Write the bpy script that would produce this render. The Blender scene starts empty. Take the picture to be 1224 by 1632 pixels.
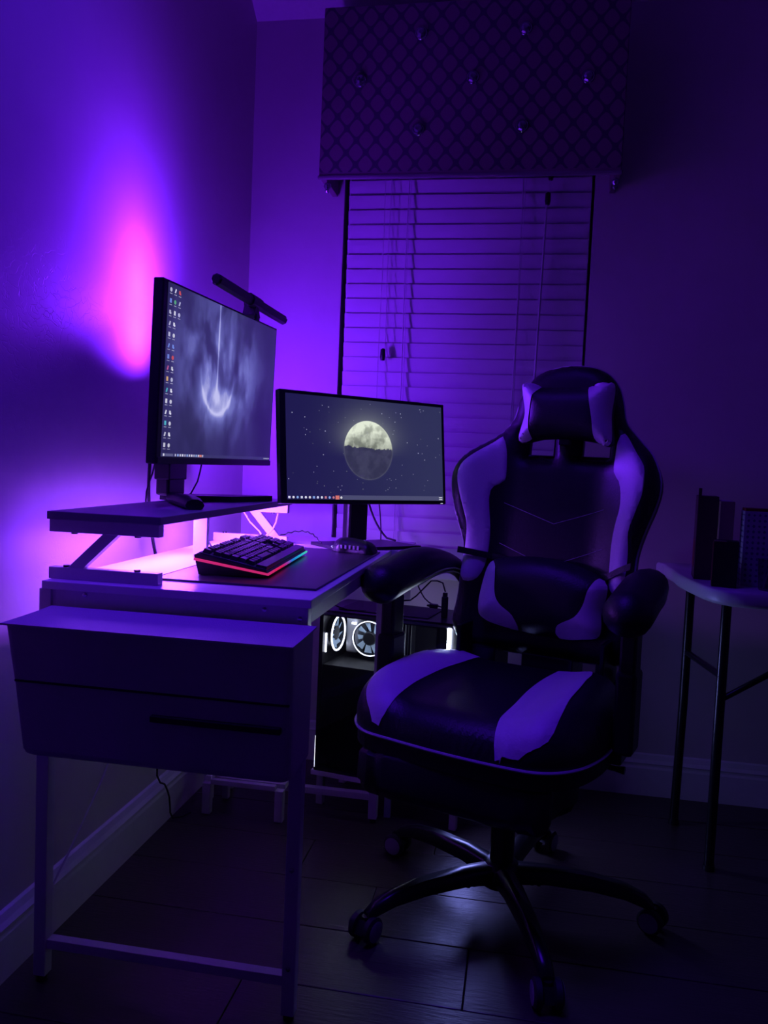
import bpy, bmesh, math, random
import numpy as np
from mathutils import Vector, Matrix
random.seed(7)
scn = bpy.context.scene
C = scn.collection

# ------------------------------------------------------------------ camera
def rot_axes(yaw, pitch, roll):
    cy, sy = math.cos(yaw), math.sin(yaw)
    fwd = Vector((-sy*math.cos(pitch), cy*math.cos(pitch), -math.sin(pitch)))
    r0 = Vector((cy, sy, 0)); u0 = r0.cross(fwd)
    c, s = math.cos(roll), math.sin(roll)
    return c*r0+s*u0, -s*r0+c*u0, fwd
cam_d = bpy.data.cameras.new('camera'); cam = bpy.data.objects.new('camera', cam_d); C.objects.link(cam)
_r, _u, _w = rot_axes(0.168981, 0.0617532, 0.0428692)
M = Matrix((_r, _u, -_w)).transposed().to_4x4(); M.translation = Vector((0.9227, -2.5720, 1.0))
cam.matrix_world = M
cam_d.sensor_fit = 'HORIZONTAL'; cam_d.sensor_width = 24.0; cam_d.lens = 1283.38/1224*24.0
cam_d.clip_start = .05; cam_d.clip_end = 50
scn.camera = cam
# ------------------------------------------------------------------ world, lights, exposure
wd = bpy.data.worlds.new('world'); scn.world = wd; wd.use_nodes = True
wd.node_tree.nodes['Background'].inputs[0].default_value = (.02, .015, .06, 1)
wd.node_tree.nodes['Background'].inputs[1].default_value = .008
scn.view_settings.view_transform = 'Standard'; scn.view_settings.look = 'None'
scn.view_settings.exposure = 0.0; scn.view_settings.gamma = 1.0
scn.view_settings.use_curve_mapping = False
def area(name, loc, normal, sx, sy, power, col, spread=180):
    d = bpy.data.lights.new(name, 'AREA'); d.shape = 'RECTANGLE'; d.size = sx; d.size_y = sy
    d.energy = power; d.color = col; d.spread = math.radians(spread)
    o = bpy.data.objects.new(name, d); C.objects.link(o); o.location = loc
    o.rotation_euler = Vector(normal).to_track_quat('-Z', 'Y').to_euler()
    return o
VIO = (.165, .012, 1.0)
area('monitor_glow_wall', (.125, -.755, 1.315), (-.85, -.12, .50), .06, .20, 7.6, VIO, 145)
area('monitor_glow_beam_up', (.070, -.76, 1.35), (-.22, -.06, 1), .04, .10, .55, VIO, 75)
area('monitor_glow_beam_side', (.100, -.74, 1.325), (-.16, -1, -.04), .04, .04, .30, VIO, 60)
area('monitor_glow_corner', (.07, -.50, 1.14), (.38, .9, .18), .06, .20, 6.2, VIO)
area('monitor_glow_room', (.080, -.33, 1.29), (1, -.20, -.14), .08, .06, 1.7, (.15, .012, 1.0), 80)
area('shelf_back_strip', (.063, -.86, .835), (-1, 0, .05), .76, .012, .34, (.15, .012, 1.0))
area('shelf_led', (.15, -.93, .866), (.1, 0, -1), .36, .03, 6.0, (.27, .060, 1.0))
area('shelf_led_far', (.20, -.60, .856), (.1, .55, -1), .14, .03, 6.0, (.27, .060, 1.0))
area('overhead_fill', (.40, -1.36, 2.75), (-.03, .05, -1.0), .6, .6, 5.2, (.085, .008, 1.0), 80)

# ------------------------------------------------------------------ node helpers
class X:
    """a socket with arithmetic"""
    def __init__(s, nt, k): s.nt, s.k = nt, k
    def _m(s, op, *a, clamp=False):
        n = s.nt.nodes.new('ShaderNodeMath'); n.operation = op; n.use_clamp = clamp
        for i, v in enumerate((s,)+a):
            if isinstance(v, X): s.nt.links.new(v.k, n.inputs[i])
            else: n.inputs[i].default_value = float(v)
        return X(s.nt, n.outputs[0])
    def __add__(s, o): return s._m('ADD', o)
    __radd__ = __add__
    def __mul__(s, o): return s._m('MULTIPLY', o)
    __rmul__ = __mul__
    def __sub__(s, o): return s._m('SUBTRACT', o)
    def __rsub__(s, o): return (s*-1)+o
    def __truediv__(s, o): return s._m('DIVIDE', o)
    def pw(s, e): return s._m('POWER', e)
    def abs(s): return s._m('ABSOLUTE')
    def cos(s): return s._m('COSINE')
    def sqrt(s): return s._m('SQRT')
    def mn(s, o): return s._m('MINIMUM', o)
    def mx(s, o): return s._m('MAXIMUM', o)
    def gt(s, o): return s._m('GREATER_THAN', o)
    def lt(s, o): return s._m('LESS_THAN', o)
    def clamp(s): return s._m('ADD', 0, clamp=True)
    def smooth(s, a, b, lo=0., hi=1.):
        n = s.nt.nodes.new('ShaderNodeMapRange'); n.interpolation_type = 'SMOOTHSTEP'
        s.nt.links.new(s.k, n.inputs[0])
        for i, v in zip((1, 2, 3, 4), (a, b, lo, hi)): n.inputs[i].default_value = v
        return X(s.nt, n.outputs[0])
    def exp(s): return s._m('EXPONENT')
def gauss(x, y, cx, cy, sx, sy):
    a = (x-cx)/sx; b = (y-cy)/sy
    return ((a*a+b*b)*-1).exp()
def new_mat(name):
    m = bpy.data.materials.new(name); m.use_nodes = True
    nt = m.node_tree; b = nt.nodes['Principled BSDF']
    return m, nt, b
def coords(nt, which='Object'):
    t = nt.nodes.new('ShaderNodeTexCoord'); s = nt.nodes.new('ShaderNodeSeparateXYZ')
    nt.links.new(t.outputs[which], s.inputs[0])
    return t.outputs[which], X(nt, s.outputs[0]), X(nt, s.outputs[1]), X(nt, s.outputs[2])
def noise(nt, vec, scale, detail=3, rough=.5, dist=0., map_scale=None):
    n = nt.nodes.new('ShaderNodeTexNoise'); n.inputs['Scale'].default_value = scale
    n.inputs['Detail'].default_value = detail; n.inputs['Roughness'].default_value = rough
    n.inputs['Distortion'].default_value = dist
    if map_scale:
        mp = nt.nodes.new('ShaderNodeMapping'); mp.inputs['Scale'].default_value = map_scale
        nt.links.new(vec, mp.inputs[0]); vec = mp.outputs[0]
    nt.links.new(vec, n.inputs['Vector'])
    return X(nt, n.outputs[0])
def mixcol(nt, f, a, b):
    n = nt.nodes.new('ShaderNodeMix'); n.data_type = 'RGBA'
    if isinstance(f, X): nt.links.new(f.k, n.inputs[0])
    else: n.inputs[0].default_value = f
    for i, v in ((6, a), (7, b)):
        if isinstance(v, (tuple, list)): n.inputs[i].default_value = (*v[:3], 1)
        else: nt.links.new(v, n.inputs[i])
    return n.outputs[2]
def bump(nt, b, h, strength=.2, dist=.002):
    n = nt.nodes.new('ShaderNodeBump'); n.inputs['Strength'].default_value = strength
    n.inputs['Distance'].default_value = dist
    nt.links.new(h.k, n.inputs['Height']); nt.links.new(n.outputs[0], b.inputs['Normal'])
def simple(name, col, rough=.5, metal=0., nscale=60, nbump=.1, vary=.12, spec=.5):
    m, nt, b = new_mat(name); v, x, y, z = coords(nt)
    n = noise(nt, v, nscale, 4)
    c2 = tuple(c*(1-vary) for c in col)
    nt.links.new(mixcol(nt, n, c2, col), b.inputs['Base Color'])
    b.inputs['Roughness'].default_value = rough; b.inputs['Metallic'].default_value = metal
    b.inputs['Specular IOR Level'].default_value = spec
    if nbump: bump(nt, b, n, nbump)
    return m
def emit(name, col, strength):
    m, nt, b = new_mat(name); v, x, y, z = coords(nt)
    b.inputs['Base Color'].default_value = (*[min(1, c*.5) for c in col], 1)
    n = noise(nt, v, 30, 1)
    b.inputs['Emission Color'].default_value = (*col, 1)
    s = n*.1*strength+strength*.95
    nt.links.new(s.k, b.inputs['Emission Strength'])
    return m

# ------------------------------------------------------------------ materials
MT = {}
def wall_mat():
    m, nt, b = new_mat('painted_drywall'); v, x, y, z = coords(nt)
    n1 = noise(nt, v, 9, 5, .6, .6); n2 = noise(nt, v, 60, 3)
    vo = nt.nodes.new('ShaderNodeTexVoronoi'); vo.feature = 'DISTANCE_TO_EDGE'; vo.inputs['Scale'].default_value = 14
    mp = nt.nodes.new('ShaderNodeVectorMath'); mp.operation = 'ADD'
    nz = nt.nodes.new('ShaderNodeTexNoise'); nz.inputs['Scale'].default_value = 5; nz.inputs['Detail'].default_value = 4
    nt.links.new(v, nz.inputs['Vector']); nt.links.new(v, mp.inputs[0]); nt.links.new(nz.outputs['Color'], mp.inputs[1])
    nt.links.new(mp.outputs[0], vo.inputs['Vector'])
    ridge = X(nt, vo.outputs['Distance']).smooth(0, .035)
    patch = noise(nt, v, 3.1, 1).smooth(.52, .62)*.12+gauss(y, z, -1.07, 1.29, .20, .11)
    nt.links.new(mixcol(nt, n1, (.56, .52, .52), (.62, .58, .58)), b.inputs['Base Color'])
    b.inputs['Roughness'].default_value = .55
    bump(nt, b, n1*.4+n2*.06+ridge*patch*.35, .5, .004)
    return m
MT['wall'] = wall_mat()
MT['ceiling'] = simple('ceiling_paint', (.72, .70, .70), .8, 0, 90, .3)
MT['trim'] = simple('white_trim_paint', (.75, .75, .76), .35, 0, 40, .05)
MT['white'] = simple('white_laminate', (.74, .73, .74), .33, 0, 120, .04, .05)
MT['greytop'] = simple('grey_laminate', (.20, .19, .22), .45, 0, 120, .04, .05)
MT['whitemetal'] = simple('white_powder_coat', (.62, .62, .64), .38, 0, 200, .05)
MT['blackplastic'] = simple('black_plastic', (.012, .012, .015), .38, 0, 150, .06)
MT['blackmatte'] = simple('matte_black_plastic', (.010, .010, .012), .6, 0, 150, .1)
MT['blackmetal'] = simple('black_metal', (.012, .012, .016), .28, .2, 80, .04)
MT['blackleather'] = simple('black_faux_leather', (.010, .010, .013), .42, 0, 260, .35)
MT['whiteleather'] = simple('white_faux_leather', (.80, .78, .80), .45, 0, 260, .3)
MT['piping'] = simple('white_piping', (.6, .6, .62), .35, 0, 200, .1)
MT['chrome'] = simple('screw_metal', (.6, .6, .62), .25, 1., 200, .05)
MT['mat'] = simple('dark_desk_mat', (.020, .018, .026), .32, 0, 500, .2)
MT['matedge'] = simple('mat_edge_stitch', (.06, .05, .08), .4, 0, 300, .2)
MT['keycap'] = simple('dark_keycap', (.013, .012, .018), .3, 0, 100, .02)
MT['cord'] = simple('white_cord', (.55, .53, .55), .7, 0, 300, .1)
MT['slat'] = simple('white_blind_slat', (.60, .58, .60), .5, 0, 30, .03, .04)
MT['tablewhite'] = simple('white_moulded_plastic', (.62, .62, .66), .4, 0, 300, .15)
MT['bin'] = simple('grey_fabric', (.46, .46, .50), .8, 0, 420, .5)
MT['cable'] = simple('black_cable', (.012, .012, .014), .5, 0, 200, .05)
MT['rubber'] = simple('caster_rubber', (.02, .02, .022), .6, 0, 200, .1)
MT['greyrim'] = simple('grey_wheel_rim', (.30, .30, .33), .35, 0, 100, .05)
MT['redbox'] = simple('dark_red_cardboard', (.22, .012, .02), .5, 0, 60, .05)
MT['tanbox'] = simple('tan_book_cover', (.36, .22, .20), .6, 0, 60, .05)
MT['purplebox'] = simple('dark_purple_card', (.10, .02, .06), .6, 0, 60, .05)
MT['led'] = emit('white_led', (.70, .78, 1.0), 45.0)
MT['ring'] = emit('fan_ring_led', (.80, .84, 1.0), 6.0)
MT['pinkled'] = emit('violet_led_strip', (.5, .12, 1.0), 2.0)
MT['steel'] = simple('grey_case_metal', (.16, .16, .18), .35, .6, 80, .04)
MT['board'] = simple('motherboard_dark', (.05, .05, .06), .4, 0, 160, .4)
MT['blade'] = emit('lit_fan_blade', (.45, .62, .85), .55)  # emission stands in for the LED light on the blades
MT['dimled'] = emit('dim_mouse_led', (.6, .6, 1.0), .8)
MT['heatsink'] = simple('brushed_heatsink', (.45, .45, .48), .35, .5, 80, .1)
def crystal():
    m, nt, b = new_mat('faceted_crystal'); v, x, y, z = coords(nt)
    n = noise(nt, v, 90, 1)
    nt.links.new(mixcol(nt, n, (.20, .20, .24), (.50, .48, .55)), b.inputs['Base Color'])
    b.inputs['Roughness'].default_value = .04; b.inputs['Metallic'].default_value = .8
    b.inputs['Coat Weight'].default_value = 1.0; b.inputs['Coat Roughness'].default_value = .02
    return m
MT['crystal'] = crystal()
def glass():
    m, nt, b = new_mat('tinted_side_glass'); v, x, y, z = coords(nt)
    n = noise(nt, v, 4, 1)
    nt.links.new(mixcol(nt, n, (.55, .56, .60), (.60, .61, .66)), b.inputs['Base Color'])
    b.inputs['Transmission Weight'].default_value = 1.0; b.inputs['Roughness'].default_value = .01
    b.inputs['IOR'].default_value = 1.45
    return m
MT['glass'] = glass()
def wood():
    m, nt, b = new_mat('dark_laminate_plank'); v, x, y, z = coords(nt)
    oi = nt.nodes.new('ShaderNodeObjectInfo'); rnd = X(nt, oi.outputs['Random'])
    g = noise(nt, v, 6, 6, .6, .8, (1.2, 14, 1)); f = noise(nt, v, 22, 3, .6, .2, (1, 9, 1))
    c = mixcol(nt, g, (.030, .022, .020), (.075, .055, .050))
    nt.links.new(c, b.inputs['Base Color'])
    rr = g*.15+.24+rnd*.05; nt.links.new(rr.k, b.inputs['Roughness'])
    b.inputs['Specular IOR Level'].default_value = .45
    bump(nt, b, f+g*.5, .28, .003)
    return m
MT['wood'] = wood()
def trellis():
    m, nt, b = new_mat('trellis_cornice_fabric'); v, x, y, z = coords(nt)
    a = (x*(2*math.pi/.0595)); c = (z*(2*math.pi/.0700))
    f = a.cos()+c.cos()+(a.cos()*c.cos()*(a.cos()+c.cos()))*-.25
    line = f.abs().smooth(.34, .56, 1, 0)
    n = noise(nt, v, 320, 2)
    band = z.lt(-.232)     # plain welt along the bottom
    ln = line*(1-band)
    base = mixcol(nt, n, (.20, .11, .155), (.24, .135, .19))
    nt.links.new(mixcol(nt, ln, base, (.075, .045, .085)), b.inputs['Base Color'])
    b.inputs['Roughness'].default_value = .75
    bump(nt, b, n+ln*.4, .3, .001)
    return m
MT['trellis'] = trellis()
MT['welt'] = simple('cornice_welt', (.23, .18, .22), .7, 0, 300, .3)

def screen1():   # foggy blue wallpaper: a beam of light falling into a glowing bowl
    m, nt, b = new_mat('screen_fog_wallpaper'); v, x, y, z = coords(nt)
    big = noise(nt, v, 8.5, 3, .5, .35, (1.25, 1, .8)); fine = noise(nt, v, 24, 5, .6, .3, (1.2, 1, .8))
    fog = gauss(x, z, -.05, .04, .20, .17)*.75+gauss(x, z, .13, -.02, .09, .13)*.30
    dark = gauss(x, z, -.02, -.13, .07, .05)*.6+gauss(x, z, .22, -.09, .12, .09)*.9+gauss(x, z, -.14, -.12, .05, .04)*.3
    k = (fog*(big.smooth(.36, .64)*1.05+.22)*(fine*.7+.62)+.13)*(1-dark*.75)
    # bowl glow
    ax = (x+.043)/.088; az = (z-.035)/.105
    r = (ax*ax+az*az).sqrt()
    rim = (((r-1).abs()/.07)*-1).exp()*z.smooth(.05, -.03)
    rim2 = (((r-1).abs()/.35)*-1).exp()*z.smooth(.06, -.05)*.35
    beam = (((x+.047).abs()/.0022)*-1).exp()*z.smooth(-.03, -.02)
    halo = gauss(x, z, -.047, -.028, .02, .02)*.5+(((x+.047).abs()/.03)*-1).exp()*z.smooth(-.03, .02)*.12
    k = k+rim*.38+rim2+beam*.75+halo
    cr = nt.nodes.new('ShaderNodeValToRGB'); e = cr.color_ramp.elements
    e[0].position = 0; e[0].color = (.010, .008, .05, 1); e[1].position = 1; e[1].color = (.62, .62, 1.0, 1)
    for p, cc in ((.25, (.040, .034, .155, 1)), (.5, (.098, .098, .36, 1)), (.75, (.22, .235, .66, 1))):
        q = e.new(p); q.color = cc
    nt.links.new((k*.78).clamp().k, cr.inputs[0])
    tb = z.lt(-.1655)
    col = mixcol(nt, tb*.85, cr.outputs[0], (.045, .042, .15))
    b.inputs['Base Color'].default_value = (.01, .01, .012, 1); b.inputs['Roughness'].default_value = .35
    nt.links.new(col, b.inputs['Emission Color']); b.inputs['Emission Strength'].default_value = .85
    return m
MT['screen1'] = screen1()
def screen2():   # a half-lit moon in a dark starry sky
    m, nt, b = new_mat('screen_moon_wallpaper'); v, x, y, z = coords(nt)
    r = (x*x+z*z).sqrt()
    inside = r.smooth(.0815, .0830, 1, 0)
    crat = noise(nt, v, 70, 6, .65, .1); sea = noise(nt, v, 26, 3, .5, .15)
    edge = noise(nt, v, 70, 4, .7)
    term = z-.006+(edge-.5)*.024+x*.03
    lit = term.smooth(-.0015, .0025)
    limb = (r/.082).pw(3)
    albedo = (sea.smooth(.40, .60)*.55+.30)*(crat*1.1+.40)
    bright = albedo*(z.smooth(0, .08)*.5+.62)+limb*.42*z.smooth(.0, .05)
    drk = albedo*.085+.022
    gl = ((r-.082)/.028).mx(0)
    glow = (gl*-1).exp()*z.smooth(-.03, .06)*.16
    rimd = (((r-.082).abs()/.0012)*-1).exp()*.07*(1-lit)
    bg = noise(nt, v, 5, 3)
    st = nt.nodes.new('ShaderNodeTexVoronoi'); st.inputs['Scale'].default_value = 95; nt.links.new(v, st.inputs['Vector'])
    sc = nt.nodes.new('ShaderNodeSeparateXYZ'); nt.links.new(st.outputs['Color'], sc.inputs[0])
    clus = noise(nt, v, 13, 2).smooth(.50, .62)
    star = X(nt, st.outputs['Distance']).lt(.12)*X(nt, sc.outputs[0]).gt(.72)*X(nt, sc.outputs[1]).pw(2)*clus*.4
    side = x.smooth(-.26, .27)
    skyc = mixcol(nt, side, (.013, .010, .080), (.030, .033, .105))
    moonc = mixcol(nt, lit, mixcol(nt, (drk*7).clamp(), (.02, .02, .06), (.075, .075, .15)), mixcol(nt, bright.clamp(), (.05, .06, .05), (.90, .97, .80)))
    add = nt.nodes.new('ShaderNodeMix'); add.data_type = 'RGBA'; add.blend_type = 'ADD'; add.inputs[0].default_value = 1
    skyg = mixcol(nt, bg, (0, 0, 0), (.005, .005, .010))
    nt.links.new(skyc, add.inputs[6]); nt.links.new(skyg, add.inputs[7])
    withglow = mixcol(nt, (glow+star).clamp(), add.outputs[2], (.78, .85, .78))
    c1 = mixcol(nt, inside, withglow, moonc)
    c2 = mixcol(nt, rimd.clamp(), c1, (.8, .85, .9))
    tb = z.lt(-.1265)
    c3 = mixcol(nt, tb*x.smooth(-.11, -.08)*.9, c2, (.085, .088, .19))
    b.inputs['Base Color'].default_value = (.01, .01, .012, 1); b.inputs['Roughness'].default_value = .35
    nt.links.new(c3, b.inputs['Emission Color']); b.inputs['Emission Strength'].default_value = .85
    return m
MT['screen2'] = screen2()
def underglow():
    m, nt, b = new_mat('keyboard_underglow'); v, x, y, z = coords(nt)
    cr = nt.nodes.new('ShaderNodeValToRGB'); e = cr.color_ramp.elements
    e[0].position = 0; e[0].color = (.9, .03, .22, 1); e[1].position = 1; e[1].color = (.1, .9, .6, 1)
    for p, c in ((.28, (1, .02, .10, 1)), (.42, (.55, .04, .5, 1)), (.55, (.02, .25, 1, 1)), (.8, (.02, .7, .9, 1))):
        q = e.new(p); q.color = c
    nt.links.new(((y+.22)/.44).clamp().k, cr.inputs[0])
    b.inputs['Base Color'].default_value = (.05, .05, .06, 1)
    nt.links.new(cr.outputs[0], b.inputs['Emission Color']); b.inputs['Emission Strength'].default_value = .62
    return m
MT['glow'] = underglow()
def dots():
    m, nt, b = new_mat('printed_card'); v, x, y, z = coords(nt)
    a = (x*(2*math.pi/.0125)).cos(); c = (z*(2*math.pi/.0135)).cos()
    n = noise(nt, v, 70, 2)
    d = (a+c+(n-.5)*1.6).gt(1.0)*z.gt(.005)
    nt.links.new(mixcol(nt, d, (.42, .42, .52), (.10, .10, .20)), b.inputs['Base Color'])
    b.inputs['Roughness'].default_value = .5
    return m
MT['dots'] = dots()
ICONS = {}
def icon_mat(c):
    if c not in ICONS: ICONS[c] = emit('icon_print_%d' % len(ICONS), c, .75)
    return ICONS[c]

# ------------------------------------------------------------------ mesh helpers
class MB:
    def __init__(s): s.v = []; s.f = []; s.sm = []
    def add(s, vs, fs, smooth=False):
        o = len(s.v); s.v += [tuple(map(float, p)) for p in vs]
        for f in fs: s.f.append([i+o for i in f]); s.sm.append(smooth)
        return s
    def box(s, x0, x1, y0, y1, z0, z1, b=0.0):
        if b <= 0:
            return s.add([(x, y, z) for z in (z0, z1) for y in (y0, y1) for x in (x0, x1)],
                         [(0, 2, 3, 1), (4, 5, 7, 6), (0, 1, 5, 4), (2, 6, 7, 3), (0, 4, 6, 2), (1, 3, 7, 5)])
        bm = bmesh.new(); r = bmesh.ops.create_cube(bm, size=1)
        for v in bm.verts:
            v.co = Vector(((x0+x1)/2+v.co.x*(x1-x0), (y0+y1)/2+v.co.y*(y1-y0), (z0+z1)/2+v.co.z*(z1-z0)))
        b = min(b, abs(x1-x0)*.49, abs(y1-y0)*.49, abs(z1-z0)*.49)
        bmesh.ops.bevel(bm, geom=bm.edges[:], offset=b, segments=2, affect='EDGES', profile=.5)
        return s.bm(bm)
    def bm(s, bm, smooth=False):
        bm.verts.index_update(); s.add([v.co[:] for v in bm.verts], [[v.index for v in f.verts] for f in bm.faces], smooth); bm.free(); return s
    def tube(s, pts, r, n=8, caps=True, smooth=True, sx=1.0):
        pts = [Vector(p) for p in pts]; k = len(pts); rs = r if isinstance(r, (list, tuple)) else [r]*k
        vs = []; prev = None
        for i, p in enumerate(pts):
            t = (pts[min(i+1, k-1)]-pts[max(i-1, 0)]).normalized()
            if prev is None:
                a = Vector((0, 0, 1)) if abs(t.z) < .9 else Vector((1, 0, 0))
                u = a.cross(t).normalized()
            else: u = (prev-t*prev.dot(t)).normalized()
            prev = u; w = t.cross(u)
            for j in range(n):
                a = 2*math.pi*j/n
                vs.append(p+(u*math.cos(a)*sx+w*math.sin(a))*rs[i])
        fs = [(i*n+j, i*n+(j+1) % n, (i+1)*n+(j+1) % n, (i+1)*n+j) for i in range(k-1) for j in range(n)]
        if caps: fs += [list(range(n))[::-1], [(k-1)*n+j for j in range(n)]]
        return s.add(vs, fs, smooth)
    def cyl(s, p0, p1, r0, r1=None, n=20, smooth=True): return s.tube([p0, p1], [r0, r0 if r1 is None else r1], n, True, smooth)
    def lathe(s, prof, n=28, c=(0, 0, 0), axis='Z', smooth=True, ring=False):
        vs = []
        for r, h in prof:
            for j in range(n):
                a = 2*math.pi*j/n; q = (r*math.cos(a), r*math.sin(a), h)
                if axis == 'X': q = (q[2], q[0], q[1])
                if axis == 'Y': q = (q[0], q[2], q[1])
                vs.append((q[0]+c[0], q[1]+c[1], q[2]+c[2]))
        k = len(prof)
        fs = [(i*n+j, i*n+(j+1) % n, (i+1)*n+(j+1) % n, (i+1)*n+j) for i in range(k-1) for j in range(n)]
        if ring: fs += [((k-1)*n+j, (k-1)*n+(j+1) % n, (j+1) % n, j) for j in range(n)]
        else: fs += [list(range(n))[::-1], [(k-1)*n+j for j in range(n)]]
        return s.add(vs, fs, smooth)
    def prism(s, poly, z0, z1, mp=None, smooth=False):   # poly (a,b) extruded along c
        n = len(poly); mp = mp or (lambda a, b, c: (a, b, c))
        vs = [mp(a, b, z0) for a, b in poly]+[mp(a, b, z1) for a, b in poly]
        fs = [list(range(n))[::-1], [n+i for i in range(n)]]+[(i, (i+1) % n, n+(i+1) % n, n+i) for i in range(n)]
        return s.add(vs, fs, smooth)
def set_props(o, label=None, cat=None, group=None, kind=None):
    if label: o['label'] = label
    if cat: o['category'] = cat
    if group: o['group'] = group
    if kind: o['kind'] = kind
    return o
def obj(name, mb, mat, parent=None, loc=None, rot=None, label=None, kind=None):
    me = bpy.data.meshes.new(name); me.from_pydata(mb.v, [], mb.f); me.validate()
    bm = bmesh.new(); bm.from_mesh(me); bmesh.ops.recalc_face_normals(bm, faces=bm.faces); bm.to_mesh(me); bm.free()
    if len(me.polygons) == len(mb.sm): me.polygons.foreach_set('use_smooth', mb.sm)
    if isinstance(mat, str): mat = MT[mat]
    me.materials.append(mat); me.update()
    if any(mb.sm):
        try: me.set_sharp_from_angle(angle=math.radians(50))
        except Exception: pass
    o = bpy.data.objects.new(name, me); C.objects.link(o)
    if parent: o.parent = parent
    if loc: o.location = loc
    if rot: o.rotation_euler = rot
    return set_props(o, label, kind=kind)
def thing(name, label, cat, loc=(0, 0, 0), rot=(0, 0, 0), group=None):
    o = bpy.data.objects.new(name, None); C.objects.link(o); o.location = loc; o.rotation_euler = rot
    o.empty_display_size = .05
    return set_props(o, label, cat, group)
def copy_part(src, parent, loc=None, rot=None):
    c = src.copy(); C.objects.link(c); c.parent = parent
    if loc is not None: c.location = loc
    if rot is not None: c.rotation_euler = rot
    return c
def spline(pts, closed=True, step=.012):
    P = [Vector(p) for p in pts]; n = len(P); out = []
    rng = range(n if closed else n-1)
    for i in rng:
        g = lambda k: P[k % n] if closed else P[max(0, min(n-1, k))]
        p0, p1, p2, p3 = g(i-1), g(i), g(i+1), g(i+2)
        m = max(1, int((p2-p1).length/step))
        for j in range(m):
            t = j/m
            out.append(.5*((2*p1)+(p2-p0)*t+(2*p0-5*p1+4*p2-p3)*t*t+(3*p1-p0-3*p2+p3)*t**3))
    if not closed: out.append(P[-1])
    return out
def seg_dist(px, py, poly):
    a = np.array([[p[0], p[1]] for p in poly]); b = np.roll(a, -1, 0); d = b-a
    L = (d*d).sum(1)+1e-12
    t = np.clip(((px-a[:, 0])*d[:, 0]+(py-a[:, 1])*d[:, 1])/L, 0, 1)
    qx = a[:, 0]+t*d[:, 0]-px; qy = a[:, 1]+t*d[:, 1]-py
    return float(np.sqrt((qx*qx+qy*qy).min()))
def sheet(outline, cell, front, back=None, holes=()):
    """fill a 2D outline with a fine grid, map (u,v,d)->xyz in front (and behind): a closed padded solid"""
    bm = bmesh.new(); vs = [bm.verts.new((p[0], p[1], 0)) for p in outline]
    bm.faces.new(vs); us = [p[0] for p in outline]; ws = [p[1] for p in outline]
    def cut(co, no):
        bmesh.ops.bisect_plane(bm, geom=bm.verts[:]+bm.edges[:]+bm.faces[:], plane_co=co, plane_no=no, dist=1e-6)
    bmesh.ops.triangulate(bm, faces=bm.faces[:])
    u = math.floor(min(us)/cell)*cell
    while u < max(us): cut((u, 0, 0), (1, 0, 0)); u += cell
    w = math.floor(min(ws)/cell)*cell
    while w < max(ws): cut((0, w, 0), (0, 1, 0)); w += cell
    for (a, b_, c, d) in holes:
        cut((a, 0, 0), (1, 0, 0)); cut((b_, 0, 0), (1, 0, 0)); cut((0, c, 0), (0, 1, 0)); cut((0, d, 0), (0, 1, 0))
    kill = [f for f in bm.faces if any(a < f.calc_center_median().x < b_ and c < f.calc_center_median().y < d for a, b_, c, d in holes)]
    if kill: bmesh.ops.delete(bm, geom=kill, context='FACES')
    bm.verts.index_update()
    rings = list(holes)
    def dist(x, y):
        dd = seg_dist(x, y, outline)
        for a, b_, c, d in rings:
            dx = max(a-x, 0, x-b_); dy = max(c-y, 0, y-d); dd = min(dd, math.hypot(dx, dy))
        return dd
    co = [(v.co.x, v.co.y, dist(v.co.x, v.co.y)) for v in bm.verts]; n = len(co)
    F = [[v.index for v in f.verts] for f in bm.faces]
    bed = [(e.verts[0].index, e.verts[1].index) for e in bm.edges if len(e.link_faces) == 1]
    bm.free(); mb = MB()
    verts = [front(*c) for c in co]
    if back is None: return mb.add(verts, F, True)
    verts += [back(*c) for c in co]
    F2 = [[i+n for i in f][::-1] for f in F]
    side = [(a, b_, b_+n, a+n) for a, b_ in bed]
    return mb.add(verts, F+F2+side, True)
def dome(d, r): 
    t = min(max(d/r, 0), 1); return math.sqrt(max(0, 1-(1-t)**2))
def ss(a, b, x):
    t = min(max((x-a)/(b-a), 0), 1); return t*t*(3-2*t)

# ================================================================== SETTING
RX, RY, RZ = 3.2, -3.7, 2.40
fl = obj('floor', MB().box(-.2, RX+.1, RY-.1, .2, -.06, -.012), 'blackmatte', kind='structure')
pl_mesh = None
rows = 20; pw = .193; y = .02
for rI in range(rows):
    y1 = y-pw
    x = -0.02-random.uniform(.1, .9)
    while x < RX:
        xa, xb = max(x, -.02), min(x+1.215, RX)
        if xb-xa > .03:
            obj('floor_plank', MB().box(xa+.0008, xb-.0008, y1+.0009, y-.0009, -.012, random.uniform(-.0006, 0), .0015), 'wood', fl)
        x += 1.215
    y = y1
wl = obj('wall_left', MB().box(-.12, 0, RY, .15, -.02, 3.3), 'wall', kind='structure')
WX0, WX1, WZ0, WZ1 = .312, 1.092, .655, 2.02
wb = MB().box(0, WX0, 0, .15, -.02, 3.3).box(WX1, RX, 0, .15, -.02, 3.3).box(WX0, WX1, 0, .15, -.02, WZ0).box(WX0, WX1, 0, .15, WZ1, 3.3)
obj('wall_back', wb, 'wall', kind='structure')
obj('wall_right', MB().box(RX, RX+.12, RY, .15, -.02, 3.3), 'wall', kind='structure')
obj('wall_front', MB().box(-.12, RX+.12, RY-.12, RY, -.02, 3.3), 'wall', kind='structure')
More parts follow.
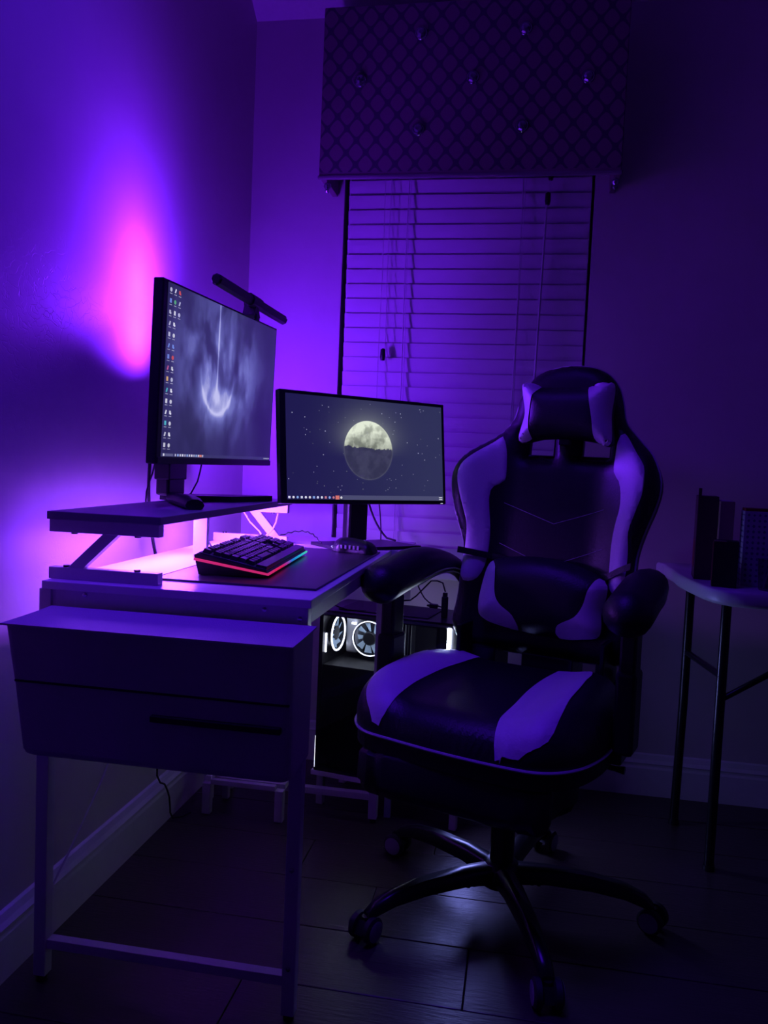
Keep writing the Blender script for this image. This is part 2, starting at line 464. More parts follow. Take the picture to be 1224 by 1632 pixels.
# vaulted ceiling rising from the window wall, flat further in
obj('ceiling', MB().prism([(.15, RZ-.105), (0, RZ), (-.85, RZ+.60), (RY-.1, RZ+.60), (RY-.1, RZ+.75), (.15, RZ+.75)], -.12, RX+.12, lambda a, b, c: (c, a, b)), 'ceiling', kind='structure')
prof = [(0, 0), (.016, 0), (.016, .085), (.013, .092), (.013, .098), (.016, .102), (.010, .112), (.006, .126), (0, .130)]
obj('baseboard_left', MB().prism(prof, RY, 0, lambda a, b, c: (a, c, b)), 'trim', kind='structure')
obj('baseboard_back', MB().prism(prof, .016, RX, lambda a, b, c: (c, -a, b)), 'trim', kind='structure')
# window behind the blind
wn = obj('window_1', MB().box(WX0, WX0+.04, .10, .14, WZ0, WZ1).box(WX1-.04, WX1, .10, .14, WZ0, WZ1)
         .box(WX0+.04, WX1-.04, .10, .14, WZ0, WZ0+.04).box(WX0+.04, WX1-.04, .10, .14, WZ1-.04, WZ1)
         .box(WX0+.04, WX1-.04, .105, .135, 1.31, 1.35), 'trim', kind='structure')
obj('pane', MB().box(WX0+.04, WX1-.04, .118, .122, WZ0+.04, 1.31), 'glass', wn)
obj('pane', MB().box(WX0+.04, WX1-.04, .118, .122, 1.35, WZ1-.04), 'glass', wn)
obj('window_sill', MB().box(WX0-.02, WX1+.02, -.022, .10, WZ0-.022, WZ0, .003), 'trim', wn)
obj('night_backing', MB().box(WX0, WX1, .1405, .149, WZ0, WZ1), 'blackmatte', wn)

# ================================================================== BLIND
bl = thing('window_blind', 'white horizontal slat blind closed over the window between desk and chair', 'blind', (0, 0, WZ0))
BX0, BX1 = WX0+.014, WX1-.009
nsl = 28; pitch = .0465; slat_src = None
def slat_mb():
    mb = MB(); n = 6; pts = []
    for i in range(n+1):
        t = i/n-.5; pts.append((t*.050, .0018*(1-(2*t)**2)))
    a = math.radians(102); vs = []
    poly = []
    for (s_, h) in pts: poly.append((s_, h+.0012))
    for (s_, h) in pts[::-1]: poly.append((s_, h-.0012))
    def mp(p, q, c):
        # s along slat width (top at back), h normal to room side
        return (c, p*math.cos(a)-q*math.sin(a), p*math.sin(a)+q*math.cos(a))
    return mb.prism(poly, BX0, BX1, mp)
for i in range(nsl):
    z = .052+i*pitch
    if slat_src is None: slat_src = obj('slat', slat_mb(), 'slat', bl, loc=(0, .012, z)); s_ = slat_src
    else: s_ = copy_part(slat_src, bl, (0, .012, z))
    s_.rotation_euler = (math.radians(random.uniform(-1.0, 1.0)), 0, 0)
obj('bottom_rail', MB().box(BX0, BX1, -.012, .034, .004, .026, .003), 'slat', bl)
obj('head_rail', MB().box(BX0, BX1, -.01, .045, nsl*pitch+.035, WZ1-WZ0-.001, .003), 'slat', bl)
def wob(x0, z0, z1, amp, ph, y=-.012):
    return [(x0+amp*math.sin(ph+7*t*6.28/5), y-.002*math.sin(t*11), z0+(z1-z0)*t) for t in [i/40 for i in range(41)]]
for x0 in (.522, .876):
    obj('ladder_cord', MB().tube(wob(x0, .02, 1.34, .0012, x0*9), .0018, 5), 'cord', bl)
    obj('ladder_cord', MB().tube(wob(x0+.006, .02, 1.34, .0022, x0*5+2, -.010), .0011, 5), 'cord', bl)
obj('pull_cord', MB().tube(wob(.466, .70, 1.34, .0015, 1, -.020), .0013, 5), 'cord', bl)
obj('pull_cord', MB().tube(wob(.448, .40, 1.34, .0012, 2, -.020), .0013, 5), 'cord', bl)
obj('pull_cord', MB().tube(wob(.956, 1.17, 1.34, .001, 1, -.020), .0013, 5), 'cord', bl)
obj('tilt_wand', MB().cyl((.938, -.022, .45), (.950, -.020, 1.17), .0042, n=6), 'cord', bl)
def tassel(x, z, m='blackplastic'):
    obj('tassel', MB().lathe([(.003, .038), (.008, .034), (.009, .012), (.0065, 0)], 8, (x, -.022, z)), m, bl, label='small dark cord tassel')
tassel(.462, .668); tassel(.958, 1.222); tassel(.952, 1.148)

# ================================================================== CORNICE
cn = thing('window_cornice', 'fabric covered box cornice with trellis pattern and crystal tufting buttons above the blind', 'cornice', (.712, -.10, 2.085))
VW, VH, VD = .438, .245, .085
bmc = MB().box(-VW, VW, -VD, -VD+.018, -VH, VH, .004).box(-VW, -VW+.018, -VD+.016, VD+.010, -VH, VH, .003).box(VW-.018, VW, -VD+.016, VD+.010, -VH, VH, .003).box(-VW+.01, VW-.01, -VD+.01, VD+.010, VH-.02, VH-.002)
obj('cornice_box', bmc, 'trellis', cn)
obj('bottom_welt', MB().box(-VW-.003, VW+.003, -VD-.004, -VD+.010, -VH-.006, -VH+.006, .004), 'welt', cn)
btn = None
for (bx, bz) in [(.39, 2.116), (.565, 2.242), (.863, 2.242), (.720, 2.113), (1.043, 2.103), (.568, 1.971), (.867, 1.973)]:
    if btn is None:
        mb = MB(); n = 8
        mb.lathe([(.0155, 0), (.0165, .004), (.012, .010), (.006, .0125)], n, axis='Y', smooth=False)
        mb.v = [(a, -b, c) for a, b, c in mb.v]
        btn = obj('crystal_button', mb, 'crystal', cn, loc=(bx-.712, -VD-.0005, bz-2.085)); cur = btn
    else: cur = copy_part(btn, cn, (bx-.712, -VD-.0005, bz-2.085))
    obj('button_rim', MB().lathe([(.018, 0), (.0195, .002), (.0175, .005)], 14, axis='Y'), 'crystal', cur, rot=(0, 0, math.pi))
for sx in (-.415, .424):
    obj('glass_bead', MB().lathe([(.004, .0), (.011, -.006), (.012, -.014), (.006, -.022), (.008, -.027), (.003, -.033)], 10, (sx, -VD+.02, -VH-.008)), 'crystal', cn, label='faceted bead hanging at the lower corner')

# ================================================================== DESK
dk = thing('computer_desk', 'narrow white desk with thin square metal legs along the left wall', 'desk', (0, 0, 0))
DX0, DX1, DY0, DY1 = .074, .578, -1.25, -.40
obj('desktop', MB().box(DX0, DX1, DY0, DY1, .745, .760, .0015), 'white', dk)
obj('end_panel', MB().box(.090, .548, DY0+.009, DY0+.024, .702, .7445, .001), 'whitemetal', dk)
obj('end_panel', MB().box(.090, .548, DY1-.026, DY1-.010, .702, .7445, .001), 'whitemetal', dk)
obj('side_rail', MB().box(DX1-.024, DX1-.006, DY0+.03, DY1-.03, .715, .745, .001), 'whitemetal', dk)
obj('side_rail', MB().box(DX0+.017, DX0+.030, DY0+.03, DY1-.03, .715, .745, .001), 'whitemetal', dk)
for lx, ly in ((.066, -1.2445), (.548, -1.2445), (.066, -.43), (.548, -.43)):
    lg = obj('leg', MB().box(lx, lx+.024, ly, ly+.024, .012, .7448, .0015), 'whitemetal', dk)
    obj('foot', MB().cyl((lx+.012, ly+.012, 0), (lx+.012, ly+.012, .012), .010, n=12), 'blackplastic', lg)
obj('crossbar', MB().box(.090, .548, -1.240, -1.220, .064, .082, .001), 'whitemetal', dk)
obj('crossbar', MB().box(.090, .548, -.428, -.408, .064, .082, .001), 'whitemetal', dk)
for (x, z, yy) in ((.155, .738, -1.2412), (.493, .736, -1.2412), (.558, .725, -1.2455), (.560, .28, -1.2455), (.560, .10, -1.2455)):
    obj('screw', MB().lathe([(.0045, 0), (.0042, -.0018), (.002, -.0026)], 12, (x, yy, z), 'Y'), 'chrome', dk)

st = thing('side_table', 'small white side table behind the desk carrying the moon monitor', 'side table', (.36, -.262, 0))
obj('table_top', MB().box(-.262, .250, -.130, .130, .742, .7595, .0015), 'white', st)
for sx in (-.255, .225):
    for sy in (-.120, .102): obj('leg', MB().box(sx, sx+.018, sy, sy+.018, 0, .742, .001), 'whitemetal', st)

# fabric storage bin hung on the near end of the desk
bn = thing('storage_bin', 'grey fabric drawer bin hung below the near end of the white desk', 'bin', (.34, -1.32, .49))
def binmap(a, b, c): return (a, b, c)
mb = MB()
def bin_ring(z, x0, x1, y0, y1, r=.012, n=4):
    pts = []
    for cx, cy, a0 in ((x1-r, y0+r, -90), (x1-r, y1-r, 0), (x0+r, y1-r, 90), (x0+r, y0+r, 180)):
        for i in range(n+1):
            a = math.radians(a0+90*i/n); pts.append((cx+r*math.cos(a), cy+r*math.sin(a), z))
    return pts
rings = [bin_ring(.0, -.205, .240, -.056, .048, .012), bin_ring(.004, -.211, .246, -.061, .053, .013)]
rings += [bin_ring(.012, -.214, .250, -.065, .055, .014), bin_ring(.10, -.221, .250, -.072, .056), bin_ring(.129, -.224, .250, -.0735, .056), bin_ring(.131, -.2245, .250, -.0742, .056), bin_ring(.222, -.236, .250, -.080, .056)]
nn = len(rings[0]); vs = [p for r_ in rings for p in r_]
fs = [(i*nn+j, i*nn+(j+1) % nn, (i+1)*nn+(j+1) % nn, (i+1)*nn+j) for i in range(len(rings)-1) for j in range(nn)]
fs += [list(range(nn))[::-1], [(len(rings)-1)*nn+j for j in range(nn)]]
mb.add(vs, fs, False); obj('bin_body', mb, 'bin', bn)
# the lid flap, sagging slightly, and raised at the back
lid = MB(); nx, ny = 12, 6; vs = []
for j in range(ny+1):
    for i in range(nx+1):
        u_, v_ = i/nx, j/ny
        vs.append((-.240+.492*u_, -.084+.146*v_, .2235-.004*math.sin(math.pi*u_)*math.sin(math.pi*v_)+(.004*v_*v_)))
base = len(vs); vs += [(a, b, c-.003) for a, b, c in vs]
fs = [(j*(nx+1)+i, j*(nx+1)+i+1, (j+1)*(nx+1)+i+1, (j+1)*(nx+1)+i) for j in range(ny) for i in range(nx)]
fs2 = [[base+k for k in f][::-1] for f in fs]
bd = [j for j in range(nx+1)]+[(j+1)*(nx+1)+nx for j in range(ny)]+[ny*(nx+1)+nx-1-j for j in range(nx)]+[(ny-1-j)*(nx+1) for j in range(ny-1)]
sd = [(bd[k], bd[(k+1) % len(bd)], base+bd[(k+1) % len(bd)], base+bd[k]) for k in range(len(bd))]
lid.add(vs, fs+fs2+sd, True); obj('lid', lid, 'bin', bn)
obj('fold_shade_strip', MB().box(-.2185, .247, -.0755, -.071, .1270, .1310, .001), 'blackmatte', bn, label='dark strip painting the shade of a crease across the bin front')  # black strip stands in for the shade in the fold
obj('label_slot', MB().box(.02, .235, -.0795, -.066, .083, .094, .002), 'blackmatte', bn, label='dark narrow pull slot on the bin front')

# ================================================================== MONITOR SHELF
sh = thing('monitor_shelf', 'raised grey topped monitor shelf on slanted braces standing on the desk', 'shelf', (0, 0, .760))
obj('shelf_board', MB().box(.068, .290, -1.228, -.395, .110, .125, .0015), 'greytop', sh)
for yy, mt in ((-1.222, 1), (-.422, -1)):
    obj('top_rail', MB().box(.070, .285, yy, yy+.020, .087, .110, .001), 'whitemetal', sh)
    obj('base_rail', MB().box(.070, .285, yy, yy+.020, 0, .022, .001), 'whitemetal', sh)
    if mt > 0: q = [(.107, .022), (.137, .022), (.205, .087), (.175, .087)]
    else: q = [(.232, .022), (.262, .022), (.205, .087), (.175, .087)]
    obj('brace', MB().prism(q, yy+.002, yy+.018, lambda a, b, c: (a, c, b)), 'whitemetal', sh)
    for kx in (.10, .24): obj('cap_nut', MB().cyl((kx, yy+.010, .022), (kx, yy+.010, .0255), .006, n=10), 'blackplastic', sh)
    for kx in (.115, .24): obj('cap_nut', MB().cyl((kx, yy+.010, .084), (kx, yy+.010, .087), .006, n=10), 'blackplastic', sh)
obj('middle_post', MB().box(.176, .209, -.812, -.797, 0, .110, .001), 'whitemetal', sh)
ls = thing('led_strip', 'violet glowing light strip stuck under the monitor shelf', 'light strip', (.15, -.86, .8695))
obj('strip_body', MB().box(-.012, .012, -.25, .25, -.0008, 0), 'pinkled', ls)

# ================================================================== MONITOR 1 (large, on the shelf)
def pose(name, label, cat, loc, yaw, tilt):
    o = thing(name, label, cat, loc); o.rotation_euler = (-tilt, 0, yaw); return o
m1 = thing('monitor', 'large dark monitor on the shelf showing a foggy blue wallpaper with icon columns', 'monitor', (.207, -.718, .8855), (0, 0, 1.4975))
T1 = math.radians(1.3)
m1p = MB().box(-.3075, .3075, 0, .024, -.189, .189, .003)
h1 = .2795
pan = obj('panel', m1p, 'blackplastic', m1, loc=(0, 0, h1), rot=(-(-T1), 0, 0))
obj('screen', MB().box(-.2890, .2990, -.0012, .001, -.173, .1835), 'screen1', pan, label='glowing screen with fog, light beam and glowing bowl')
obj('back_housing', MB().box(-.19, .19, .022, .055, -.12, .11, .015), 'blackplastic', pan)
obj('chin', MB().box(-.305, .305, -.003, .002, -.188, -.1745, .001), 'blackplastic', pan)
# desktop icons and taskbar print
icols = [(.55, .55, .75), (.7, .7, .8), (.12, .45, .25), (.7, .1, .12), (.2, .3, .8), (.75, .45, .2), (.1, .55, .6), (.8, .8, .9), (.6, .12, .3)]
seq = [0, 1, 1, 4, 2, 0, 0, 1, 0, 0, 7, 0, 1, 4, 4, 4, 3, 8, 1, 5, 0, 6, 7, 7, 1, 7, 7, 6, 1, 1, 7, 1, 1]
ic = 0
def quad(x0, x1, z0, z1, y=-.0016): return MB().box(x0, x1, y, -.0011, z0, z1)
for row in range(15):
    for colm in range(3 if row < 3 else 2):
        cx = -.2785+.0185*colm; cz = .170-.0228*row
        c = icols[seq[ic % len(seq)]]; ic += 1
        if colm == 2 and row == 0: c = icols[3]
        mb = MB(); k = ic % 4
        if k == 0: mb.box(cx-.0035, cx+.0035, -.0016, -.0011, cz-.004, cz+.005)
        elif k == 1: mb.prism([(cx+.0045*math.cos(a*math.pi/5), cz+.0045*math.sin(a*math.pi/5)) for a in range(10)], -.0016, -.0011, lambda a, b, c_: (a, c_, b))
        elif k == 2: mb.prism([(cx-.004, cz-.004), (cx+.001, cz-.004), (cx+.004, cz+.004), (cx, cz+.005)], -.0016, -.0011, lambda a, b, c_: (a, c_, b))
        else: mb.box(cx-.004, cx+.002, -.0016, -.0011, cz-.003, cz+.004).box(cx-.001, cx+.004, -.0016, -.0011, cz-.004, cz)
        io = obj('desktop_icon', mb, icon_mat(c), pan)
        obj('icon_caption', quad(cx-.005, cx+.005, cz-.0085, cz-.0072), icon_mat((.45, .45, .6)), io)
for k in range(14):
    cx = -.279+(.0 if k == 0 else .050+.0105*(k-1)); c = [(.8, .8, .95), (.5, .5, .7), (.35, .5, .9), (.7, .7, .85)][k % 4]
    if k == 12: c = (.8, .25, .2)
    w_ = .0055 if k == 12 else .0028
    obj('taskbar_icon', quad(cx-w_, cx+w_, -.1715, -.1665), icon_mat(c), pan)
obj('search_field', quad(-.272, -.240, -.1715, -.1665), icon_mat((.14, .14, .28)), pan)
for k in range(4): obj('tray_icon', quad(.258+.010*k, .264+.010*k, -.1705, -.1675), icon_mat((.5, .5, .7)), pan)
# column and foot
obj('column', MB().box(-.052, .032, .115, .150, .012, .20, .006), 'blackplastic', m1)
obj('column_arm', MB().box(-.035, .020, .050, .130, .19, .26, .01), 'blackplastic', m1)
obj('column_collar', MB().box(-.054, .034, .112, .153, .050, .120, .003), 'blackplastic', m1)
def foot(poly, z1, rr=.004):
    return MB().prism(poly, 0, z1)
def plate(poly, mapz):
    return MB().prism(poly, 0, mapz)
obj('foot_leg', MB().tube([(-.02, .120, .009), (-.12, .055, .010), (-.235, -.040, .011), (-.285, -.075, .009)], [.012, .014, .016, .013], 10, sx=1.5), 'blackplastic', m1)
obj('foot_leg', MB().prism([(-.03, .150), (-.05, .105), (.03, -.010), (.175, -.060), (.190, -.040), (.06, .110), (.03, .150)], .0005, .014), 'blackplastic', m1)

# screen light bar on top of monitor 1
lb = thing('screen_light_bar', 'black octagonal light bar clipped on top of the large monitor', 'light bar', (.237, -.62, 1.385), (0, 0, math.radians(90)))
obj('bar', MB().tube([(-.252, 0, 0), (-.247, 0, 0), (.247, 0, 0), (.252, 0, 0)], [.010, .0135, .0135, .010], 8, smooth=False), 'blackmatte', lb)
obj('bar_collar', MB().tube([(-.035, 0, 0), (.035, 0, 0)], .0165, 10, smooth=False), 'blackmatte', lb)
obj('clamp', MB().prism([(-.020, -.036), (.024, -.036), (.010, -.012), (.016, .004), (-.012, .004), (-.008, -.012)], -.010, .022, lambda a, b, c: (a, c, b)), 'blackmatte', lb)
obj('clamp_hook', MB().box(-.010, .014, -.012, -.006, -.046, -.030, .001), 'blackmatte', lb)
obj('touch_button', MB().cyl((.236, -.0125, .002), (.236, -.0142, .002), .003, n=10), 'greyrim', lb)

# LED puck behind monitor 1
lp = thing('led_lamp', 'small violet lamp fixed behind the large monitor', 'lamp', (.085, -.72, 1.285))
obj('lamp_body', MB().box(-.016, .016, -.10, .10, -.010, .010, .003), 'blackplastic', lp)
obj('lamp_arm', MB().box(.012, .055, -.012, .012, -.008, .004, .002), 'blackplastic', lp)

# ================================================================== MONITOR 2 (smaller, moon)
m2 = thing('monitor', 'dark monitor with a half lit moon wallpaper standing before the blind', 'monitor', (.493, -.3545, .762), (0, 0, .8009))
T2 = .110; h2 = .2689
pan = obj('panel', MB().box(-.280, .280, 0, .022, -.150, .150, .003), 'blackplastic', m2, loc=(0, 0, h2), rot=(-T2, 0, 0))
obj('screen', MB().box(-.2620, .2680, -.0012, .001, -.1390, .1400), 'screen2', pan, label='glowing screen with a half lit moon among stars')
obj('back_housing', MB().box(-.17, .17, .020, .048, -.10, .09, .015), 'blackplastic', pan)
for k in range(14):
    cx = -.256+.0124*k; c = [(.85, .88, .95), (.8, .85, 1.), (.3, .5, .9), (.9, .9, .85)][(k*3) % 4]
    if k in (9, 11): c = (.7, .25, .3)
    if k == 12:
        obj('taskbar_icon', quad(cx-.006, cx+.006, -.1380, -.1275), icon_mat((.85, .22, .18)), pan); continue
    mb = MB()
    if k % 3 == 0: mb = quad(cx-.0030, cx+.0030, -.1360, -.1300)
    else: mb.prism([(cx+.0034*math.cos(a*math.pi/4), -.133+.0034*math.sin(a*math.pi/4)) for a in range(8)], -.0016, -.0011, lambda a, b, c_: (a, c_, b))
    obj('taskbar_icon', mb, icon_mat(c), pan)
for zz in (-.1300, -.1355): obj('clock_line', quad(.252, .264, zz-.0016, zz+.0010), icon_mat((.85, .88, .95)), pan)
obj('power_light', MB().box(.258, .266, -.0016, -.0004, -.1485, -.1465), icon_mat((.8, .88, 1.)), pan)
rs = random.Random(3)
starpts = [(-.208, .051), (-.2, .047), (-.204, .033), (.156, -.063), (.071, -.078), (.254, .046), (-.142, .046), (-.257, -.085), (.094, .085), (-.16, .10), (-.15, .115), (-.13, .112), (.09, .06), (.086, .05), (.2, -.02), (-.17, -.05), (.21, -.08)]
for k in range(46): starpts.append((rs.uniform(-.25, .26), rs.uniform(-.12, .13)))
smb = MB()
for (sx, sz) in starpts:
    if math.hypot(sx, sz) < .088: continue
    r_ = rs.choice([.0006, .0007, .0009, .0012])
    smb.box(sx-r_, sx+r_, -.0015, -.0011, sz-r_, sz+r_)
obj('stars', smb, icon_mat((.45, .47, .6)), pan, kind='stuff')
obj('column', MB().box(-.034, .034, .035, .070, .008, .20, .008), 'blackplastic', m2)
obj('column_arm', MB().box(-.030, .030, .028, .062, .17, .27, .008), 'blackplastic', m2)
obj('base_plate', MB().prism([(-.135, -.085), (.135, -.085), (.125, .085), (-.125, .085)], -.0015, .007), 'blackplastic', m2)

# ================================================================== DESK ITEMS
dm = thing('desk_mat', 'dark desk mat with stitched edge under keyboard and mouse', 'desk mat', (.402, -.825, .760))
obj('mat_sheet', MB().box(-.158, .158, -.330, .335, 0, .0032, .0012), 'mat', dm)
edge = [(-.158, -.330), (.158, -.330), (.158, .335), (-.158, .335), (-.158, -.330)]
obj('mat_edging', MB().tube([(a, b, .0022) for a, b in edge], .0022, 6), 'matedge', dm)
kb = thing('keyboard', 'black gaming keyboard with red to cyan underglow along its edge', 'keyboard', (.350, -.872, .7732), (0, math.radians(6), math.radians(5)))
kb.scale = (.80, .95, 1)
for yy in (-.19, .19): obj('tilt_foot', MB().box(-.086, -.070, yy-.012, yy+.012, -.0165, .004, .002), 'blackplastic', kb)
# local: x across (right = user's side), y along the long axis
obj('base', MB().prism([(-.078, -.015), (.074, -.001), (.088, .0015), (.094, .007), (.088, .012), (-.088, .026), (-.096, .022)], -.218, .218, lambda a, b, c: (a, c, b)), 'blackplastic', kb)
obj('underglow', MB().prism([(-.094, .0115), (.0955, .0045), (.0965, .0085), (-.094, .0165)], -.2215, .2215, lambda a, b, c: (a, c, b)), 'glow', kb, label='light strip glowing red to blue to cyan')
obj('top_plate', MB().prism([(-.086, .0262), (.086, .0127), (.086, .0145), (-.086, .028)], -.213, .213, lambda a, b, c: (a, c, b)), 'steel', kb)
key = {}
def keycap(w_, d_):
    if (w_, d_) not in key:
        a, b = w_/2, d_/2; t = .78
        mb = MB().add([(-b, -a, 0), (b, -a, 0), (b, a, 0), (-b, a, 0), (-b*t, -a*t, .0085), (b*t, -a*t, .0075), (b*t, a*t, .0075), (-b*t, a*t, .0085)],
                      [(0, 3, 2, 1), (4, 5, 6, 7), (0, 1, 5, 4), (1, 2, 6, 5), (2, 3, 7, 6), (3, 0, 4, 7)])
        key[(w_, d_)] = ('new', mb); 
    return key[(w_, d_)]
def put_key(w_, d_, x, y):
    z = .0145+(.086-x)/.172*.0135
    k = keycap(w_, d_); rot = (0, math.radians(4.5), 0)
    if k[0] == 'new':
        o = obj('keycap', k[1], 'keycap', kb, loc=(x, y, z), rot=rot); key[(w_, d_)] = ('obj', o)
    else: copy_part(k[1], kb, (x, y, z), rot)
u_ = .0185
rowsx = [-.072, -.046, -.026, -.006, .014, .034]
rowsx = [-.070, -.043, -.0215, 0.0, .0215, .043]
layout = [[1]+[None]+[1]*4+[None]+[1]*4+[None]+[1]*3,
          [1]*13+[1.9], [1.5]+[1]*12+[1.4], [1.8]+[1]*11+[2.1], [2.3]+[1]*10+[2.6], [1.25, 1.25, 1.25, 5.8, 1.25, 1.25, 1.25, 1.25]]
for r_, row in enumerate(layout):
    y = -.208
    for w_ in row:
        if w_ is None: y += u_*.55; continue
        if y+w_*u_ > .075: w_ = max(.8, (.075-y)/u_)
        if y > .07: break
        w_ = round(w_, 2)
        put_key(round(u_*w_-.0015, 5), .0185, rowsx[r_], y+u_*w_/2); y += u_*w_
    for k in range(3):
        if r_ in (3,): continue
        if r_ == 4 and k != 1: continue
        put_key(.017, .0185, rowsx[r_], .088+k*u_)
    if r_ > 0:
        for k in range(4): put_key(.017, .0185, rowsx[r_], .150+k*u_)
obj('wrist_ledge', MB().prism([(.0570, .0150), (.0860, .0130), (.0850, .0200), (.0600, .0215)], -.2085, .2085, lambda a, b, c: (a, c, b)), 'keycap', kb)
# keyboard cable
def cable(name, pts, r, label, cat='cable', group=None, m='cable'):
    pts = [tuple(p) for p in spline(pts, False, .02)]
    base = Vector(pts[0]); o = obj(name, MB().tube([Vector(p)-base for p in pts], r, 7), m, loc=base); set_props(o, label, cat, group); return o
cable('keyboard_cable', [(.283, -.80, .785), (.25, -.76, .772), (.22, -.72, .7635), (.19, -.66, .7625), (.14, -.60, .7625), (.09, -.50, .7625)], .0018, 'thin black cable running from the keyboard back to the desk edge')
ms = thing('mouse', 'black gaming mouse with ribbed sides at the far end of the mat', 'mouse', (.500, -.530, .7634), (0, 0, math.radians(75)))
ol = spline([(-.030, -.05), (0, -.060), (.030, -.05), (.028, 0), (.033, .035), (0, .062), (-.033, .035), (-.028, 0)], True, .008)
obj('shell', sheet(ol, .006, lambda a, b, d: (a, b, .004+.033*dome(d, .032)*(1-.25*max(0, -b)/.06)), lambda a, b, d: (a, b, .001)), 'blackplastic', ms)
obj('scroll_wheel', MB().lathe([(.009, -.0035), (.0105, 0), (.009, .0035)], 14, (0, -.030, .024), 'X'), 'greyrim', ms)
for k in range(5): obj('side_rib', MB().box(-.0330, -.0300, -.030+.012*k, -.024+.012*k, .010, .020, .001), 'greyrim', ms)
for s_ in (-1, 1): obj('side_light', MB().tube([(s_*.030, .048, .010), (s_*.018, .058, .012), (s_*.006, .062, .012)], .0010, 6), 'dimled', ms)
# coiled cable across far end
def braid(name, pts, label):
    base = Vector(pts[0]); P = spline(pts, False, .004); q = []
    for i, p in enumerate(P): q.append(Vector(p)+Vector((0, .002*math.sin(i*1.2), .0016+.0016*math.cos(i*1.2)))-base)
    o = obj(name, MB().tube(q, .0017, 6), 'cable', loc=base); return set_props(o, label, 'cable')
braid('braided_cable', [(.46, -.49, .7615), (.40, -.435, .7615), (.345, -.385, .790), (.29, -.37, .7905), (.20, -.385, .7615), (.12, -.40, .7615)], 'braided dark cable lying across the far end of the desk')

# ================================================================== LOOSE CABLES
cable('power_cable', [(.10, -.70, 1.12), (.045, -.725, 1.09), (.035, -.741, 1.03), (.034, -.752, .95), (.034, -.750, .88), (.036, -.728, .786), (.036, -.70, .72), (.04, -.66, .55), (.05, -.60, .35)], .0042, 'thick black cable hanging behind the large monitor at its left edge')
cable('display_cable', [(.12, -.55, 1.06), (.10, -.575, 1.00), (.10, -.600, .955), (.098, -.61, .93), (.092, -.635, .900), (.085, -.66, .8868)], .0020, 'thin black cable hanging under the large monitor to the shelf')
cable('display_cable', [(.10, -.70, 1.05), (.045, -.72, 1.00), (.036, -.738, .95), (.036, -.768, .905), (.036, -.765, .86), (.037, -.735, .79), (.04, -.70, .72)], .0022, 'thin black cable curving down behind the shelf beside the thick one')
cable('monitor_cable', [(.455, -.17, .93), (.456, -.12, .87), (.482, -.115, .808), (.520, -.14, .768), (.55, -.16, .7635)], .0032, 'thick black cable curving down behind the moon monitor')
cable('monitor_cable', [(.480, -.17, .92), (.489, -.125, .87), (.499, -.135, .80), (.503, -.15, .763)], .0020, 'thin straight black cable behind the moon monitor stand')
cable('monitor_cable', [(.350, -.20, .92), (.346, -.13, .88), (.344, -.12, .80), (.346, -.135, .7625)], .0024, 'black cable hanging between the shelf and the moon monitor stand')
cable('lamp_cord', [(.165, -.44, .846), (.185, -.445, .82), (.215, -.45, .795), (.24, -.46, .7625), (.25, -.49, .7625)], .0022, 'white looped cord hanging in front of the far shelf brace', m='cord')
cable('lamp_cord', [(.262, -.435, .846), (.258, -.44, .82), (.250, -.445, .80), (.235, -.45, .785), (.222, -.455, .7625)], .0026, 'white cord dropping from the far end of the monitor shelf', m='cord')
cable('floor_cable', [(.024, -.62, .30), (.022, -.64, .158), (.025, -.60, .12), (.024, -.565, .07), (.028, -.55, .006), (.06, -.50, .004)], .0025, 'black cable dropping to the floor at the left baseboard')
cable('wall_cable', [(.018, -.86, .32), (.018, -.913, .257), (.020, -1.0, .19), (.0195, -1.06, .142), (.020, -1.107, .109), (.022, -1.13, .06), (.024, -1.14, .004)], .0022, 'pale thin cable slanting down the left wall below the desk', m='cord')

# ================================================================== PC STAND AND PC
YW = math.radians(-10)
ps = thing('pc_stand', 'low white stand under the black computer tower', 'stand', (.60, -.285, 0), (0, 0, YW))
obj('stand_top', MB().box(-.225, .215, -.105, .105, .088, .102, .001), 'white', ps)
for sx in (-.21, .19):
    for sy in (-.095, .075): obj('stand_leg', MB().box(sx, sx+.02, sy, sy+.02, 0, .088, .001), 'whitemetal', ps)
lw = thing('footrest_bench', 'low white bench frame on the floor under the far end of the desk', 'bench', (.205, -.39, 0))
obj('bench_rail', MB().box(-.094, .092, -.102, -.086, .086, .100, .001), 'whitemetal', lw)
obj('bench_rail', MB().box(-.094, .092, .086, .102, .086, .100, .001), 'whitemetal', lw)
for sx in (-.116, .100): obj('bench_rail', MB().box(sx, sx+.016, -.080, .080, .086, .100, .001), 'whitemetal', lw)
for sx in (-.118, .092):
    for sy in (-.102, .080): obj('bench_leg', MB().box(sx, sx+.024, sy, sy+.022, 0, .088, .002), 'whitemetal', lw)
pc = thing('computer_tower', 'black computer tower with glass side and white ring lit fans on a low stand', 'computer', (.590, -.285, .102), (0, 0, YW))
PL, PD, PH = .205, .105, .470
